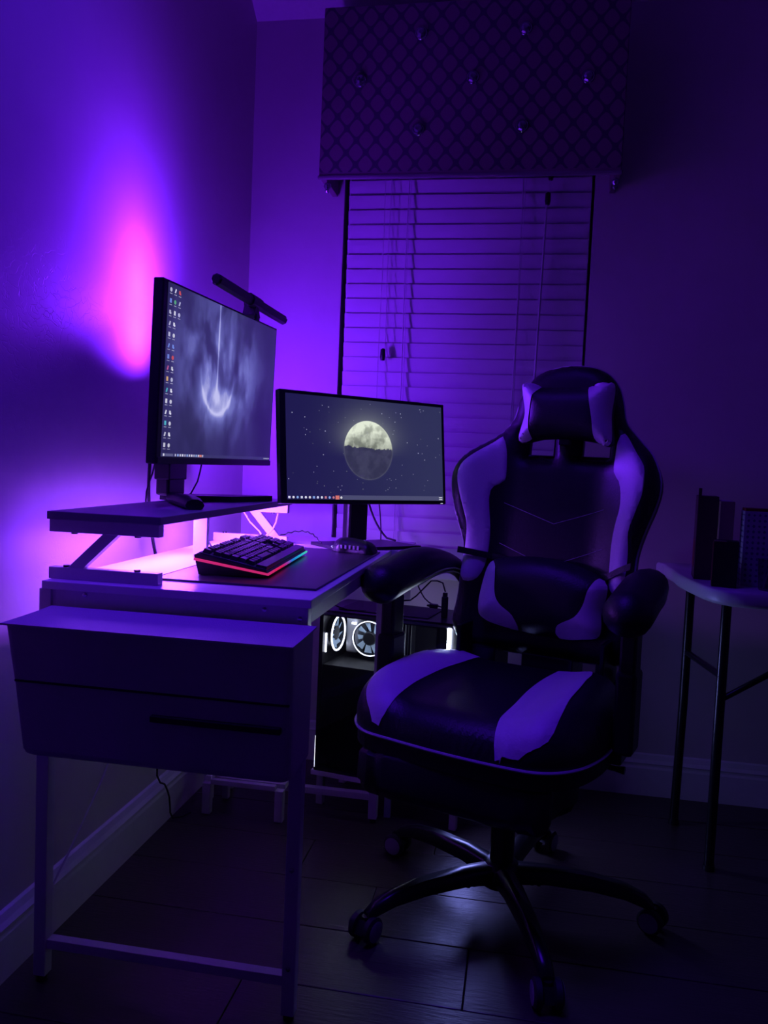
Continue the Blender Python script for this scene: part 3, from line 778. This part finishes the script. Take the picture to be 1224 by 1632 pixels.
# shell: back wall, top, bottom, left end, front end (right)
obj('case_shell', MB().box(-PL, PL, -PD+.004, PD, .0, .018).box(-PL, PL, -PD+.004, PD, PH-.016, PH).box(-PL, PL, PD-.006, PD, .018, PH-.016).box(-PL, -PL+.012, -PD+.004, PD-.006, .018, PH-.016).box(PL-.030, PL, -PD+.004, PD-.006, .018, PH-.016), 'blackplastic', pc)
obj('power_shroud', MB().box(-PL+.013, PL-.031, -PD+.010, PD-.007, .019, .312, .002), 'blackmatte', pc)
obj('side_glass', MB().box(-PL+.004, PL-.034, -PD-.001, -PD+.003, .010, PH-.012), 'glass', pc, label='tinted glass side panel')
obj('side_trim', MB().box(-PL-.001, PL, -PD-.0015, -PD+.004, PH-.012, PH-.006), 'steel', pc)
obj('motherboard', MB().box(-.155, .09, PD-.016, PD-.008, .316, PH-.02), 'board', pc)
obj('heatsink', MB().box(-.165, -.128, .005, PD-.018, .330, PH-.03, .006), 'heatsink', pc)
for k in range(8): obj('memory_stick', MB().box(-.040+.009*k, -.037+.009*k, PD-.055, PD-.017, .33, .43), 'heatsink' if k % 2 else 'board', pc)
obj('graphics_card', MB().box(-.02, .13, -.045, PD-.020, .316, .330, .003), 'steel', pc)
def fan(cx, cy, cz, axis, r, blades=True):
    f_ = obj('fan_frame', MB().lathe([(r*.93, -.010), (r*1.05, -.010), (r*1.05, .010), (r*.93, .010)], 28, (0, 0, 0), axis, True, True), 'blackplastic', pc, loc=(cx, cy, cz))
    mb = MB(); n = 40
    pts = []
    for i in range(n+1):
        a = 2*math.pi*i/n; p = (r*math.cos(a), r*math.sin(a))
        pts.append((.011, p[0], p[1]) if axis == 'X' else (p[0], -.011, p[1]))
    obj('ring_light', mb.tube(pts, .0028 if axis == 'X' else .0014, 6), 'ring', f_)
    obj('fan_hub', MB().lathe([(.018, -.012), (.021, -.008), (.021, .006)], 18, (0, 0, 0), axis), 'blackplastic', f_)
    mb = MB()
    for k in range(9):
        a0 = 2*math.pi*k/9
        v = []
        for rr, da, off in ((.020, 0, -.005), (.020, .42, .005), (r*.9, .62, .005), (r*.9, .18, -.005)):
            a = a0+da; p = (rr*math.cos(a), rr*math.sin(a))
            v.append((off, p[0], p[1]) if axis == 'X' else (p[0], off, p[1]))
        w2 = [tuple(np.array(q)+(np.array((.0012, 0, 0)) if axis == 'X' else np.array((0, .0012, 0)))) for q in v]
        mb.add(v+w2, [(0, 1, 2, 3), (7, 6, 5, 4), (0, 4, 5, 1), (1, 5, 6, 2), (2, 6, 7, 3), (3, 7, 4, 0)])
    obj('fan_blades', mb, 'blade', f_)
fan(-.186, -.030, .392, 'X', .050)
fan(-.090, .012, .378, 'Y', .051)
obj('fan_mark', MB().box(-.142, -.128, -.010, -.004, .418, .424), 'ring', pc, label='short white light bar beside the fan')
obj('front_light', MB().box(PL-.030, PL-.021, -PD-.0025, -PD+.003, .385, .458), 'led', pc, label='bright white vertical light strip')
d = area('strip_light', (0, 0, 0), (0, 0, -1), .010, .07, .12, (.50, .60, 1.0)); d.parent = pc; d.location = (PL-.022, -PD-.006, .42); d.rotation_euler = Vector((.10, -1, -1.1)).to_track_quat('-Z', 'Y').to_euler()
obj('rear_light', MB().box(-PL+.013, -PL+.017, -.086, -.082, .345, .400), 'ring', pc, label='white light bar behind the ring fan')
obj('top_vent', MB().box(-.16, .11, -.075, .085, PH, PH+.003, .001), 'blackmatte', pc)
d = area('case_light', (0, 0, 0), (0, 0, -1), .12, .10, .25, (.75, .82, 1.0)); d.parent = pc; d.location = (-.10, -.03, PH-.02); d.rotation_euler = (0, 0, 0)
d = area('case_front_glow', (0, 0, 0), (0, 0, -1), .30, .10, 2.0, (.26, .29, 1.0), 165); d.parent = pc; d.location = (PL+.010, -.050, .24); d.rotation_euler = (0, math.radians(-90), math.radians(-34))
d = area('case_back_glow', (0, 0, 0), (0, 0, -1), .30, .03, .10, (.50, .45, 1.0)); d.parent = pc; d.location = (.05, PD+.006, .42); d.rotation_euler = (math.radians(110), 0, 0)
hb = thing('usb_hub', 'small upright dark usb adapter standing on the computer tower', 'adapter', (.725, -.335, .5705), (0, 0, YW))
obj('hub_body', MB().box(-.009, .009, -.007, .007, 0, .062, .004), 'blackplastic', hb)
obj('hub_plug', MB().box(-.006, .006, -.005, .005, .062, .072, .001), 'blackmatte', hb)
cable('usb_cable', [(.725, -.335, .645), (.716, -.325, .668), (.68, -.30, .668), (.655, -.30, .640), (.62, -.28, .605), (.58, -.26, .600)], .0022, 'black usb cable arching from the adapter over the tower')
cable('usb_cable', [(.716, -.330, .600), (.69, -.30, .600), (.66, -.27, .612), (.63, -.24, .655), (.61, -.20, .70), (.60, -.16, .72)], .0020, 'black cable crossing upward over the tower to the sill')
cn2 = thing('cable_connector', 'small black plug joint in the cable over the tower', 'connector', (.692, -.312, .5985), (0, 0, YW))
obj('plug', MB().box(-.012, .012, -.006, .006, -.006, .006, .002), 'blackplastic', cn2)
obj('strain_relief', MB().cyl((-.012, 0, 0), (-.020, 0, 0), .004, .0025, 10), 'blackplastic', cn2)
cable('usb_cable', [(.36, -.30, .585), (.41, -.33, .583), (.45, -.34, .5745), (.50, -.33, .5745)], .0018, 'thin black cable lying on the left of the tower top')

lt = thing('added_glow_rod', 'added glowing rod standing in for a bright line at the left end of the low stand', 'light', (.372, -.345, .1022))  # glowing rod added for a bright line of unknown source
obj('rod_glow', MB().cyl((0, 0, .008), (0, 0, .100), .0028, n=8), 'ring', lt)
obj('rod_base', MB().cyl((0, 0, 0), (0, 0, .008), .005, n=10), 'blackplastic', lt)
# ================================================================== GAMING CHAIR
CH = thing('gaming_chair', 'black and white gaming chair with head and lumbar pillows on a five star base', 'chair', (.92, -.775, 0), (0, 0, math.radians(-19)))
obj('base_hub', MB().lathe([(.028, .058), (.044, .062), (.046, .078), (.040, .108), (.032, .116)], 26), 'blackmetal', CH)
world_ang = [71, 143, 215, 287, 359]
arm_src = None; cas_src = None
for k, wa in enumerate(world_ang):
    a = math.radians(wa+19)
    if arm_src is None:
        prof_ = [(.030, .088, .030, .034), (.10, .094, .026, .030), (.20, .090, .022, .028), (.27, .080, .020, .026), (.315, .064, .018, .022), (.333, .052, .016, .014)]
        vs = []; 
        for (rr, z, hw, hh) in prof_:
            for (sy, sz) in ((-1, -.6), (-1, .4), (-.6, .8), (.6, .8), (1, .4), (1, -.6)): vs.append((rr, sy*hw*.8, z+sz*hh*.8))
        n = 6; kk = len(prof_)
        fs = [(i*n+j, i*n+(j+1) % n, (i+1)*n+(j+1) % n, (i+1)*n+j) for i in range(kk-1) for j in range(n)]+[list(range(n))[::-1], [(kk-1)*n+j for j in range(n)]]
        arm_src = obj('base_arm', MB().add(vs, fs, True), 'blackmetal', CH, rot=(0, 0, a)); 
        for r_ in (.07, .085): obj('arm_bolt', MB().cyl((r_, 0, .066), (r_, 0, .072), .005, n=8), 'blackmetal', arm_src)
    else:
        arm_o = copy_part(arm_src, CH, None, (0, 0, a))
        for b_ in list(arm_src.children): copy_part(b_, arm_o)
    sw = random.uniform(-.6, .6) if k not in (2, 1) else (.45 if k == 2 else .3)
    cl = (.333*math.cos(a), .333*math.sin(a), 0)
    if cas_src is None:
        cas_src = obj('caster', MB().cyl((0, 0, .030), (0, 0, .052), .009, n=12).prism([(-.022, .028), (.010, .046), (.020, .030), (.024, .020), (.0, .018)], -.010, .010, lambda p, q, c: (p, c, q)), 'blackplastic', CH, loc=cl, rot=(0, 0, a+sw)); cc = cas_src
        for s_ in (-1, 1):
            w_ = obj('wheel', MB().lathe([(.020, s_*.010), (.027, s_*.013), (.0275, s_*.024), (.022, s_*.028)], 24, (0, 0, .0275), 'Y'), 'rubber', cc)
            obj('wheel_rim', MB().lathe([(.018, 0), (.0215, s_*.0018), (.016, s_*.003)], 24, (0, s_*.027, .0275), 'Y'), 'greyrim', cc)
    else:
        cc = copy_part(cas_src, CH, cl, (0, 0, a+sw))
        for b_ in list(cas_src.children): copy_part(b_, cc)
obj('gas_lift', MB().lathe([(.027, .10), (.027, .26), (.022, .262), (.016, .27), (.016, .37)], 24), 'blackmetal', CH)
obj('tilt_mechanism', MB().box(-.10, .10, -.12, .12, .365, .405, .01), 'blackmetal', CH)
obj('tilt_lever', MB().tube([(.08, .0, .385), (.24, -.01, .382), (.26, -.01, .382)], [.006, .006, .009], 8), 'blackmetal', CH)
# --- seat
seat_half = [(0, -.285), (.12, -.285), (.195, -.270), (.245, -.215), (.270, -.12), (.272, 0), (.262, .10), (.235, .19), (.19, .235), (0, .245)]
SX = -.032
seat_pts = [(x+SX, y) for x, y in seat_half]+[(-x+SX, y+(.012 if y < -.2 else 0)) for x, y in seat_half[-2:0:-1]]
seat_out = [(p.x, p.y) for p in spline([(x, y, 0) for x, y in seat_pts], True, .014)]
def seat_z(x, y, d, off=0.):
    bol = .034*ss(.10, .20, abs(x-SX))*(1-.35*ss(-.12, -.27, y))*(1-.55*ss(.0, .2, y))
    z = .508+.010*ss(-.25, .2, y)+bol
    rr = .075
    return z-.075*(1-dome(d, rr))+off
obj('seat_cushion', sheet(seat_out, .016, lambda x, y, d: (x, y, seat_z(x, y, d)), lambda x, y, d: (x*.985, y*.985, .415)), 'blackleather', CH)
def outward(x, y, d, off):   # offset along an approximate surface normal
    g = .002
    def h(a, b): return seat_z(a, b, seg_dist(a, b, seat_out))
    if d < .075:
        zx = (h(x+g, y)-h(x-g, y))/(2*g); zy = (h(x, y+g)-h(x, y-g))/(2*g)
    else: zx = zy = 0
    nrm = Vector((-zx, -zy, 1)).normalized()*off
    return (x+nrm.x, y+nrm.y, h(x, y)+nrm.z)
def seat_panel(poly):
    P = [(p.x, p.y) for p in spline([(x, y, 0) for x, y in poly], True, .014)]
    return sheet(P, .012, lambda x, y, d: outward(x, y, seg_dist(x, y, seat_out), .0035 if d > .004 else .002))
pr_ = [(.070, .228), (.118, .222), (.150, .12), (.163, 0), (.168, -.12), (.172, -.20), (.166, -.255), (.125, -.2795), (.075, -.2845), (.058, -.22), (.052, -.12), (.045, 0), (.050, .12)]
pl_ = [(-.150, .228), (-.192, .215), (-.232, .12), (-.252, 0), (-.262, -.12), (-.255, -.195), (-.222, -.250), (-.185, -.268), (-.170, -.22), (-.172, -.12), (-.168, 0), (-.158, .12)]
for q_ in (pr_, pl_): obj('seat_side_panel', seat_panel(q_), 'whiteleather', CH, label='white faux leather strip')
def follow(path, fn, r=.003, m='piping', name='piping', par=None, n=6):
    return obj(name, MB().tube([fn(*p) for p in path], r, n), m, par or CH)
ro = seat_out+[seat_out[0]]
obj('seat_piping', MB().tube([(x*1.004, y*1.004, .4385+.012*ss(-.1, .2, y)) for x, y in ro], .0032, 6, caps=False), 'piping', CH)
obj('seat_skirt', MB().prism([(x*.99, y*.99) for x, y in seat_out[::2]], .402, .432), 'blackleather', CH)
# --- footrest folded under the seat
fo = spline([(-.195, -.205, 0), (.195, -.205, 0), (.205, -.12, 0), (.195, .06, 0), (-.195, .06, 0), (-.205, -.12, 0)], True, .02)
def fr_map(p, q, c): return (p, q, c)
fr_rot = math.radians(12)
frm = sheet([(p.x*.92-.03, p.y) for p in fo], .03, lambda x, y, d: (x, y, .02*dome(d, .03)), lambda x, y, d: (x, y, -.055-.03*dome(d, .03)))
obj('footrest', frm, 'blackleather', CH, loc=(0, -.065, .372), rot=(math.radians(-6), 0, 0), label='padded black footrest folded under the seat')
for s_ in (-1, 1): obj('footrest_rail', MB().tube([(s_*.15, -.20, .392), (s_*.15, .12, .395)], .007, 8), 'blackmetal', CH)
# --- backrest (plane leans back)
UC = -.0265
def bp(u, z, off=0.): return (u, .25+(z-.55)*.15-off*.989, z+off*.148)
sil = [(-0.294, 0.952), (-0.287, 0.994), (-0.253, 1.044), (-0.206, 1.082), (-0.171, 1.114), (-0.155, 1.145), (-0.147, 1.185), (-0.132, 1.222), (-0.1, 1.255), (-0.054, 1.272), (0.0, 1.277), (0.050, 1.269), (0.088, 1.248), (0.112, 1.216), (0.126, 1.172), (0.137, 1.128), (0.175, 1.085), (0.214, 1.043), (0.237, 0.997), (0.242, 0.96), (0.233, 0.912), (0.217, 0.864), (0.203, 0.811), (0.20, 0.769), (0.205, 0.70), (0.213, 0.64), (0.214, 0.585), (0.190, 0.545), (0.12, 0.531), (-.025, .528), (-0.18, 0.530), (-0.238, 0.544), (-0.262, 0.588), (-0.257, 0.63), (-0.245, 0.698), (-0.240, 0.766), (-0.255, 0.827), (-0.28, 0.889)]
bo = [(p.x, p.y) for p in spline([(a, b, 0) for a, b in sil], True, .014)]
def back_off(u, z):
    w = abs(u-UC)
    wing = .060*ss(.10, .25, w)*ss(.62, .80, z)*(1-ss(1.00, 1.12, z))
    low = .030*ss(.10, .22, w)*(1-ss(.70, .80, z))
    return wing+low
def bf(u, z, d, extra=0.): return bp(u, z, back_off(u, z)-.040*(1-dome(d, .045))+extra)
holes = [(-.109, -.040, 1.038, 1.088), (.032, .105, 1.038, 1.088)]
obj('backrest', sheet(bo, .016, bf, lambda u, z, d: bp(u, z, back_off(u, z)*.6-.060-.022*dome(d, .05)), holes), 'blackleather', CH)
def back_panel(poly, cell=.011, off=.004):
    P = [(p.x, p.y) for p in spline([(a, b, 0) for a, b in poly], True, .012)]
    return sheet(P, cell, lambda u, z, d: bf(u, z, seg_dist(u, z, bo), .0005+off*dome(d, .008)))
wlp = [(-0.173, 1.082), (-0.163, 1.067), (-0.154, 1.031), (-0.152, 0.966), (-0.177, 0.947), (-0.185, 0.916), (-0.174, 0.823), (-0.178, 0.74), (-0.200, 0.70), (-0.236, 0.71), (-0.230, 0.829), (-0.242, 0.881), (-0.256, 0.922), (-0.266, 0.964), (-0.261, 0.996), (-0.229, 1.034), (-0.193, 1.066)]
wrp = [(0.142, 1.097), (0.13, 1.075), (0.129, 1.036), (0.13, 0.997), (0.146, 0.974), (0.154, 0.945), (0.155, 0.907), (0.147, 0.868), (0.142, 0.82), (0.143, 0.773), (0.148, 0.716), (0.163, 0.70), (0.183, 0.71), (0.186, 0.80), (0.183, 0.852), (0.192, 0.886), (0.208, 0.939), (0.211, 0.977), (0.206, 1.01), (0.18, 1.047)]
obj('back_side_panel', back_panel(wlp), 'whiteleather', CH, label='white faux leather wing panel')
obj('back_side_panel', back_panel(wrp), 'whiteleather', CH, label='white faux leather wing panel')
obj('back_piping', MB().tube([bp(u*1.0+(u-UC)*.006, z, back_off(u, z)-.042) for u, z in bo+[bo[0]]], .0026, 6, caps=False), 'piping', CH)
for c_ in ([(-0.148, 0.907), (-0.077, 0.887), (-0.012, 0.862), (0.056, 0.883), (0.112, 0.905)], [(-0.15, 0.802), (-0.086, 0.778), (-0.019, 0.753), (0.056, 0.784), (0.118, 0.809)]):
    pts = [c_[0], c_[2], c_[4]]; P = []
    for a, b in zip(pts[:-1], pts[1:]):
        for i in range(12): t = i/12; P.append((a[0]+(b[0]-a[0])*t, a[1]+(b[1]-a[1])*t))
    P.append(pts[-1])
    obj('chevron_seam', MB().tube([bf(u, z, seg_dist(u, z, bo), .001) for u, z in P], .0008, 5), 'bin', CH)
for hx0, hx1, hz0, hz1 in holes:
    q = [(hx0, hz0), (hx1, hz0), (hx1, hz1), (hx0, hz1), (hx0, hz0)]
    obj('slot_rim', MB().tube([bp(a, b, -.038) for a, b in q], .004, 6), 'blackplastic', CH)
# head pillow
hp = [(-0.118, 1.212), (-0.063, 1.203), (-0.001, 1.203), (0.06, 1.205), (0.119, 1.210), (0.118, 1.133), (0.124, 1.060), (0.086, 1.065), (0.049, 1.070), (-0.001, 1.073), (-0.050, 1.070), (-0.113, 1.062), (-0.106, 1.135)]
hpo = [(p.x, p.y) for p in spline([(a, b, 0) for a, b in hp], True, .010)]
def pil(off0, off1, rad): return (lambda u, z, d: bp(u, z, off0+off1*dome(d, rad)))
hpf = lambda u, z, d: bp(u, z, .028+.048*dome(d, .055))
HP = obj('head_pillow', sheet(hpo, .011, hpf, lambda u, z, d: bp(u, z, .024-.018*dome(d, .05))), 'blackleather', CH, label='black head pillow with white ends')
for poly in ([(-0.116, 1.210), (-0.066, 1.202), (-0.079, 1.176), (-0.083, 1.151), (-0.084, 1.116), (-0.080, 1.085), (-0.075, 1.068), (-0.111, 1.064), (-0.105, 1.135)], [(0.062, 1.204), (0.117, 1.208), (0.117, 1.133), (0.122, 1.062), (0.086, 1.067), (0.078, 1.113), (0.066, 1.166)]):
    P = [(p.x, p.y) for p in spline([(a, b, 0) for a, b in poly], True, .009)]
    obj('pillow_end', sheet(P, .009, lambda u, z, d: bp(u, z, .0300+.048*dome(seg_dist(u, z, hpo), .055))), 'whiteleather', HP)
obj('pillow_strap', MB().prism([(-.012, 1.06), (.014, 1.06), (.014, 1.095), (-.012, 1.095)], .004, .026, lambda a, b, c: bp(a, b, c)), 'blackleather', HP)
# lumbar pillow
lpp = [(-0.152, 0.752), (-0.110, 0.768), (-.03, 0.775), (0.050, 0.767), (0.120, 0.745), (0.150, 0.722), (0.149, 0.690), (0.142, 0.660), (0.142, 0.601), (0.098, 0.587), (0.046, 0.582), (-0.058, 0.588), (-0.150, 0.603), (-0.174, 0.631), (-0.169, 0.70)]
lpo = [(p.x, p.y) for p in spline([(a, b, 0) for a, b in lpp], True, .010)]
lf = lambda u, z, d: bp(u, z, .034+.060*dome(d, .075))
LP = obj('lumbar_pillow', sheet(lpo, .012, lf, lambda u, z, d: bp(u, z, .030-.020*dome(d, .05))), 'blackleather', CH, label='black lumbar pillow with white corners')
for poly in ([(-0.151, 0.750), (-0.132, 0.748), (-0.122, 0.725), (-0.116, 0.677), (-0.101, 0.650), (-0.067, 0.625), (-0.058, 0.591), (-0.104, 0.594), (-0.150, 0.605), (-0.172, 0.631), (-0.168, 0.69)], [(0.128, 0.738), (0.148, 0.721), (0.147, 0.690), (0.140, 0.660), (0.140, 0.603), (0.098, 0.589), (0.046, 0.585), (0.043, 0.610), (0.056, 0.623), (0.087, 0.641), (0.103, 0.67), (0.112, 0.708)]):
    P = [(p.x, p.y) for p in spline([(a, b, 0) for a, b in poly], True, .009)]
    obj('pillow_end', sheet(P, .009, lambda u, z, d: bp(u, z, .0362+.060*dome(seg_dist(u, z, lpo), .075))), 'whiteleather', LP)
def strap(pts, z0, z1, parent):
    mb = MB(); top = [bf(u, z+z1, .05, .008) for u, z in pts]; bot = [bf(u, z+z0, .05, .008) for u, z in pts]
    top2 = [bf(u, z+z1, .05, .011) for u, z in pts]; bot2 = [bf(u, z+z0, .05, .011) for u, z in pts]; n = len(pts)
    vs = top+bot+top2+bot2
    fs = []
    for i in range(n-1):
        fs += [(i, i+1, n+i+1, n+i), (2*n+i, 3*n+i, 3*n+i+1, 2*n+i+1), (i, 2*n+i, 2*n+i+1, i+1), (n+i, n+i+1, 3*n+i+1, 3*n+i)]
    fs += [(0, n, 3*n, 2*n), (n-1, 3*n-1, 4*n-1, 2*n-1)]
    mb.add(vs, fs); obj('elastic_strap', mb, 'blackleather', parent)
strap([(-.240, .772), (-.20, .768), (-.16, .764), (-.12, .758)], -.006, .010, LP)
strap([(.200, .770), (.185, .764), (.165, .754), (.145, .742), (.12, .738)], -.006, .010, LP)
# --- seat bracket between seat and back
for s_ in (-1, 1):
    obj('recline_hinge', MB().lathe([(.045, 0), (.050, s_*.006), (.050, s_*.022), (.040, s_*.030)], 22, (s_*.195-.02, .275, .475), 'X'), 'blackplastic', CH)
    obj('back_bracket', MB().box(s_*.180-.02-.006, s_*.180-.02+.006, .16, .30, .43, .60, .003), 'blackmetal', CH)
for a_, b_ in ((-.19, -.125), (-.055, .075), (.13, .16)): obj('seat_back_joint', MB().box(a_, b_, .225, .330, .44, .540, .004), 'blackmetal', CH)
# --- armrests
def armrest(s_, x0, y0):
    A = obj('arm_post', MB().box(x0-.021, x0+.021, y0-.035, y0+.035, .43, .60, .008), 'blackplastic', CH)
    obj('arm_sleeve', MB().box(x0-.017, x0+.017, y0-.028, y0+.028, .58, .69, .006), 'blackplastic', A)
    obj('arm_bracket', MB().box(min(x0, s_*.17), max(x0, s_*.17), y0-.03, y0+.03, .408, .432, .004), 'blackmetal', A)
    return A
def arm_pad(pts, rads, label=None, sx=1.15):
    return obj('arm_pad', MB().tube([tuple(p) for p in pts], rads, 14, sx=sx), 'blackleather', CH)
armrest(-1, -.290, -.030); armrest(1, .262, -.035)
for s_, xo in ((-1, -.288), (1, .264)):
    P = spline([(xo, -.145, .712), (xo, -.120, .718), (xo, -.06, .730), (xo*.995, .03, .745), (xo*.985, .13, .752), (xo*.96, .24, .742), (xo*.93, .31, .715), (xo*.90, .345, .680)], False, .02)
    n = len(P); R_ = []
    for i in range(n):
        t = i/(n-1)
        r_ = .047*(dome(t, .10) if t < .10 else 1)*(1-.58*ss(.35, 1, t))
        R_.append(max(r_, .012))
    obj('arm_pad', MB().tube([tuple(p) for p in P], R_, 16, sx=1.05), 'blackleather', CH)
    for kx, kz in ((.95, -.40), (.70, -.74)):
        Q = [(p[0]+R_[i]*kx, p[1], p[2]+R_[i]*kz) for i, p in enumerate(P)][n//3:-1]
        obj('arm_highlight', MB().tube(Q, .0020, 6), 'piping', CH)  # pale tubes paint the rim highlights along the pad's underside

# ================================================================== FOLDING TABLE AND ITEMS (right)
ft = thing('folding_table', 'white topped folding table with black tube legs at the right edge', 'table', (0, 0, 0))
tp = spline([(1.352, -.215, 0), (1.350, -.30, 0), (1.372, -.50, 0), (1.385, -.545, 0), (1.415, -.578, 0), (1.46, -.590, 0), (1.60, -.592, 0), (2.05, -.592, 0), (2.10, -.56, 0), (2.11, -.30, 0), (2.11, -.06, 0), (2.06, -.02, 0), (1.40, -.02, 0), (1.352, -.06, 0)], True, .03)
tp2 = [(p.x, p.y) for p in tp]; cxm, cym = 1.73, -.30
def ringz(sc, z): return [((x-cxm)*sc+cxm, (y-cym)*sc+cym, z) for x, y in tp2]
rg = [ringz(.965, .694), ringz(.985, .696), ringz(.997, .704), ringz(1.0, .722), ringz(.995, .730), ringz(.985, .733)]
nn = len(tp2); vs = [p for r_ in rg for p in r_]
fs = [(i*nn+j, i*nn+(j+1) % nn, (i+1)*nn+(j+1) % nn, (i+1)*nn+j) for i in range(5) for j in range(nn)]+[list(range(nn))[::-1], [5*nn+j for j in range(nn)]]
obj('table_top', MB().add(vs, fs, True), 'tablewhite', ft)
for (xa, ya, xb) in ((1.440, -.46, 1.440), (1.405, -.20, 1.400), (2.03, -.46, 2.03), (2.03, -.20, 2.03)):
    lg = obj('table_leg', MB().tube([(xa, ya, .694), (xa, ya, .35), (xb, ya, .012)], .0125, 12), 'blackmetal', ft)
    obj('leg_cap', MB().cyl((xb, ya, 0), (xb, ya, .014), .015, n=12), 'blackplastic', lg)
obj('leg_brace', MB().tube([(1.440, -.46, .44), (1.60, -.44, .54), (1.75, -.42, .60)], .008, 8), 'blackmetal', ft)
obj('leg_crossbar', MB().tube([(1.440, -.46, .50), (1.405, -.20, .50)], .009, 8), 'blackmetal', ft)
def carton(name, label, cat, loc, size, yaw, m, parts=()):
    t = thing(name, label, cat, loc, (0, 0, math.radians(yaw))); w_, d_, h_ = size
    b_ = obj('carton_body', MB().box(-w_/2, w_/2, -d_/2, d_/2, 0, h_, .0012), m, t)
    for nm, (x0, x1, y0, y1, z0, z1), mm in parts: obj(nm, MB().box(x0, x1, y0, y1, z0, z1, .0006), mm, t)
    return t
TZ = .7335
carton('tall_carton', 'tall dark purple carton at the left edge of the folding table', 'carton', (1.400, -.355, TZ), (.050, .09, .215), -8, 'purplebox', (('torn_flap', (-.025, -.017, -.046, -.044, .20, .235), 'purplebox'), ('side_panel', (-.0262, -.0252, -.03, .03, .03, .10), 'redbox')))
carton('book', 'pinkish brown book standing behind the small red carton', 'book', (1.437, -.395, TZ), (.034, .10, .205), -8, 'tanbox', (('page_block', (-.013, .013, -.046, .046, .202, .2065), 'white'),))
carton('small_carton', 'small dark carton with a red side in front of the book', 'carton', (1.418, -.505, TZ), (.056, .05, .112), -12, 'blackmatte', (('red_side', (-.0292, -.0278, -.024, .024, .002, .108), 'redbox'), ('top_edge', (-.027, .0, -.0255, -.0245, .110, .1135), 'tanbox')))
carton('printed_box', 'pale box printed with rows of small dark marks on the folding table', 'box', (1.500, -.455, TZ), (.070, .05, .185), -5, 'dots', (('lid_flap', (-.033, .035, -.024, .025, .185, .192), 'redbox'),))
gl = thing('drinking_glass', 'dark glass with a thin straw before the printed box', 'glass', (1.515, -.530, TZ))
obj('glass_body', MB().lathe([(.022, 0), (.024, .003), (.029, .075), (.0275, .075), (.0225, .005)], 22), 'glass', gl)
obj('straw', MB().tube([(-.012, 0, .006), (.004, -.004, .080), (.020, -.006, .115)], .0018, 6), 'cord', gl)
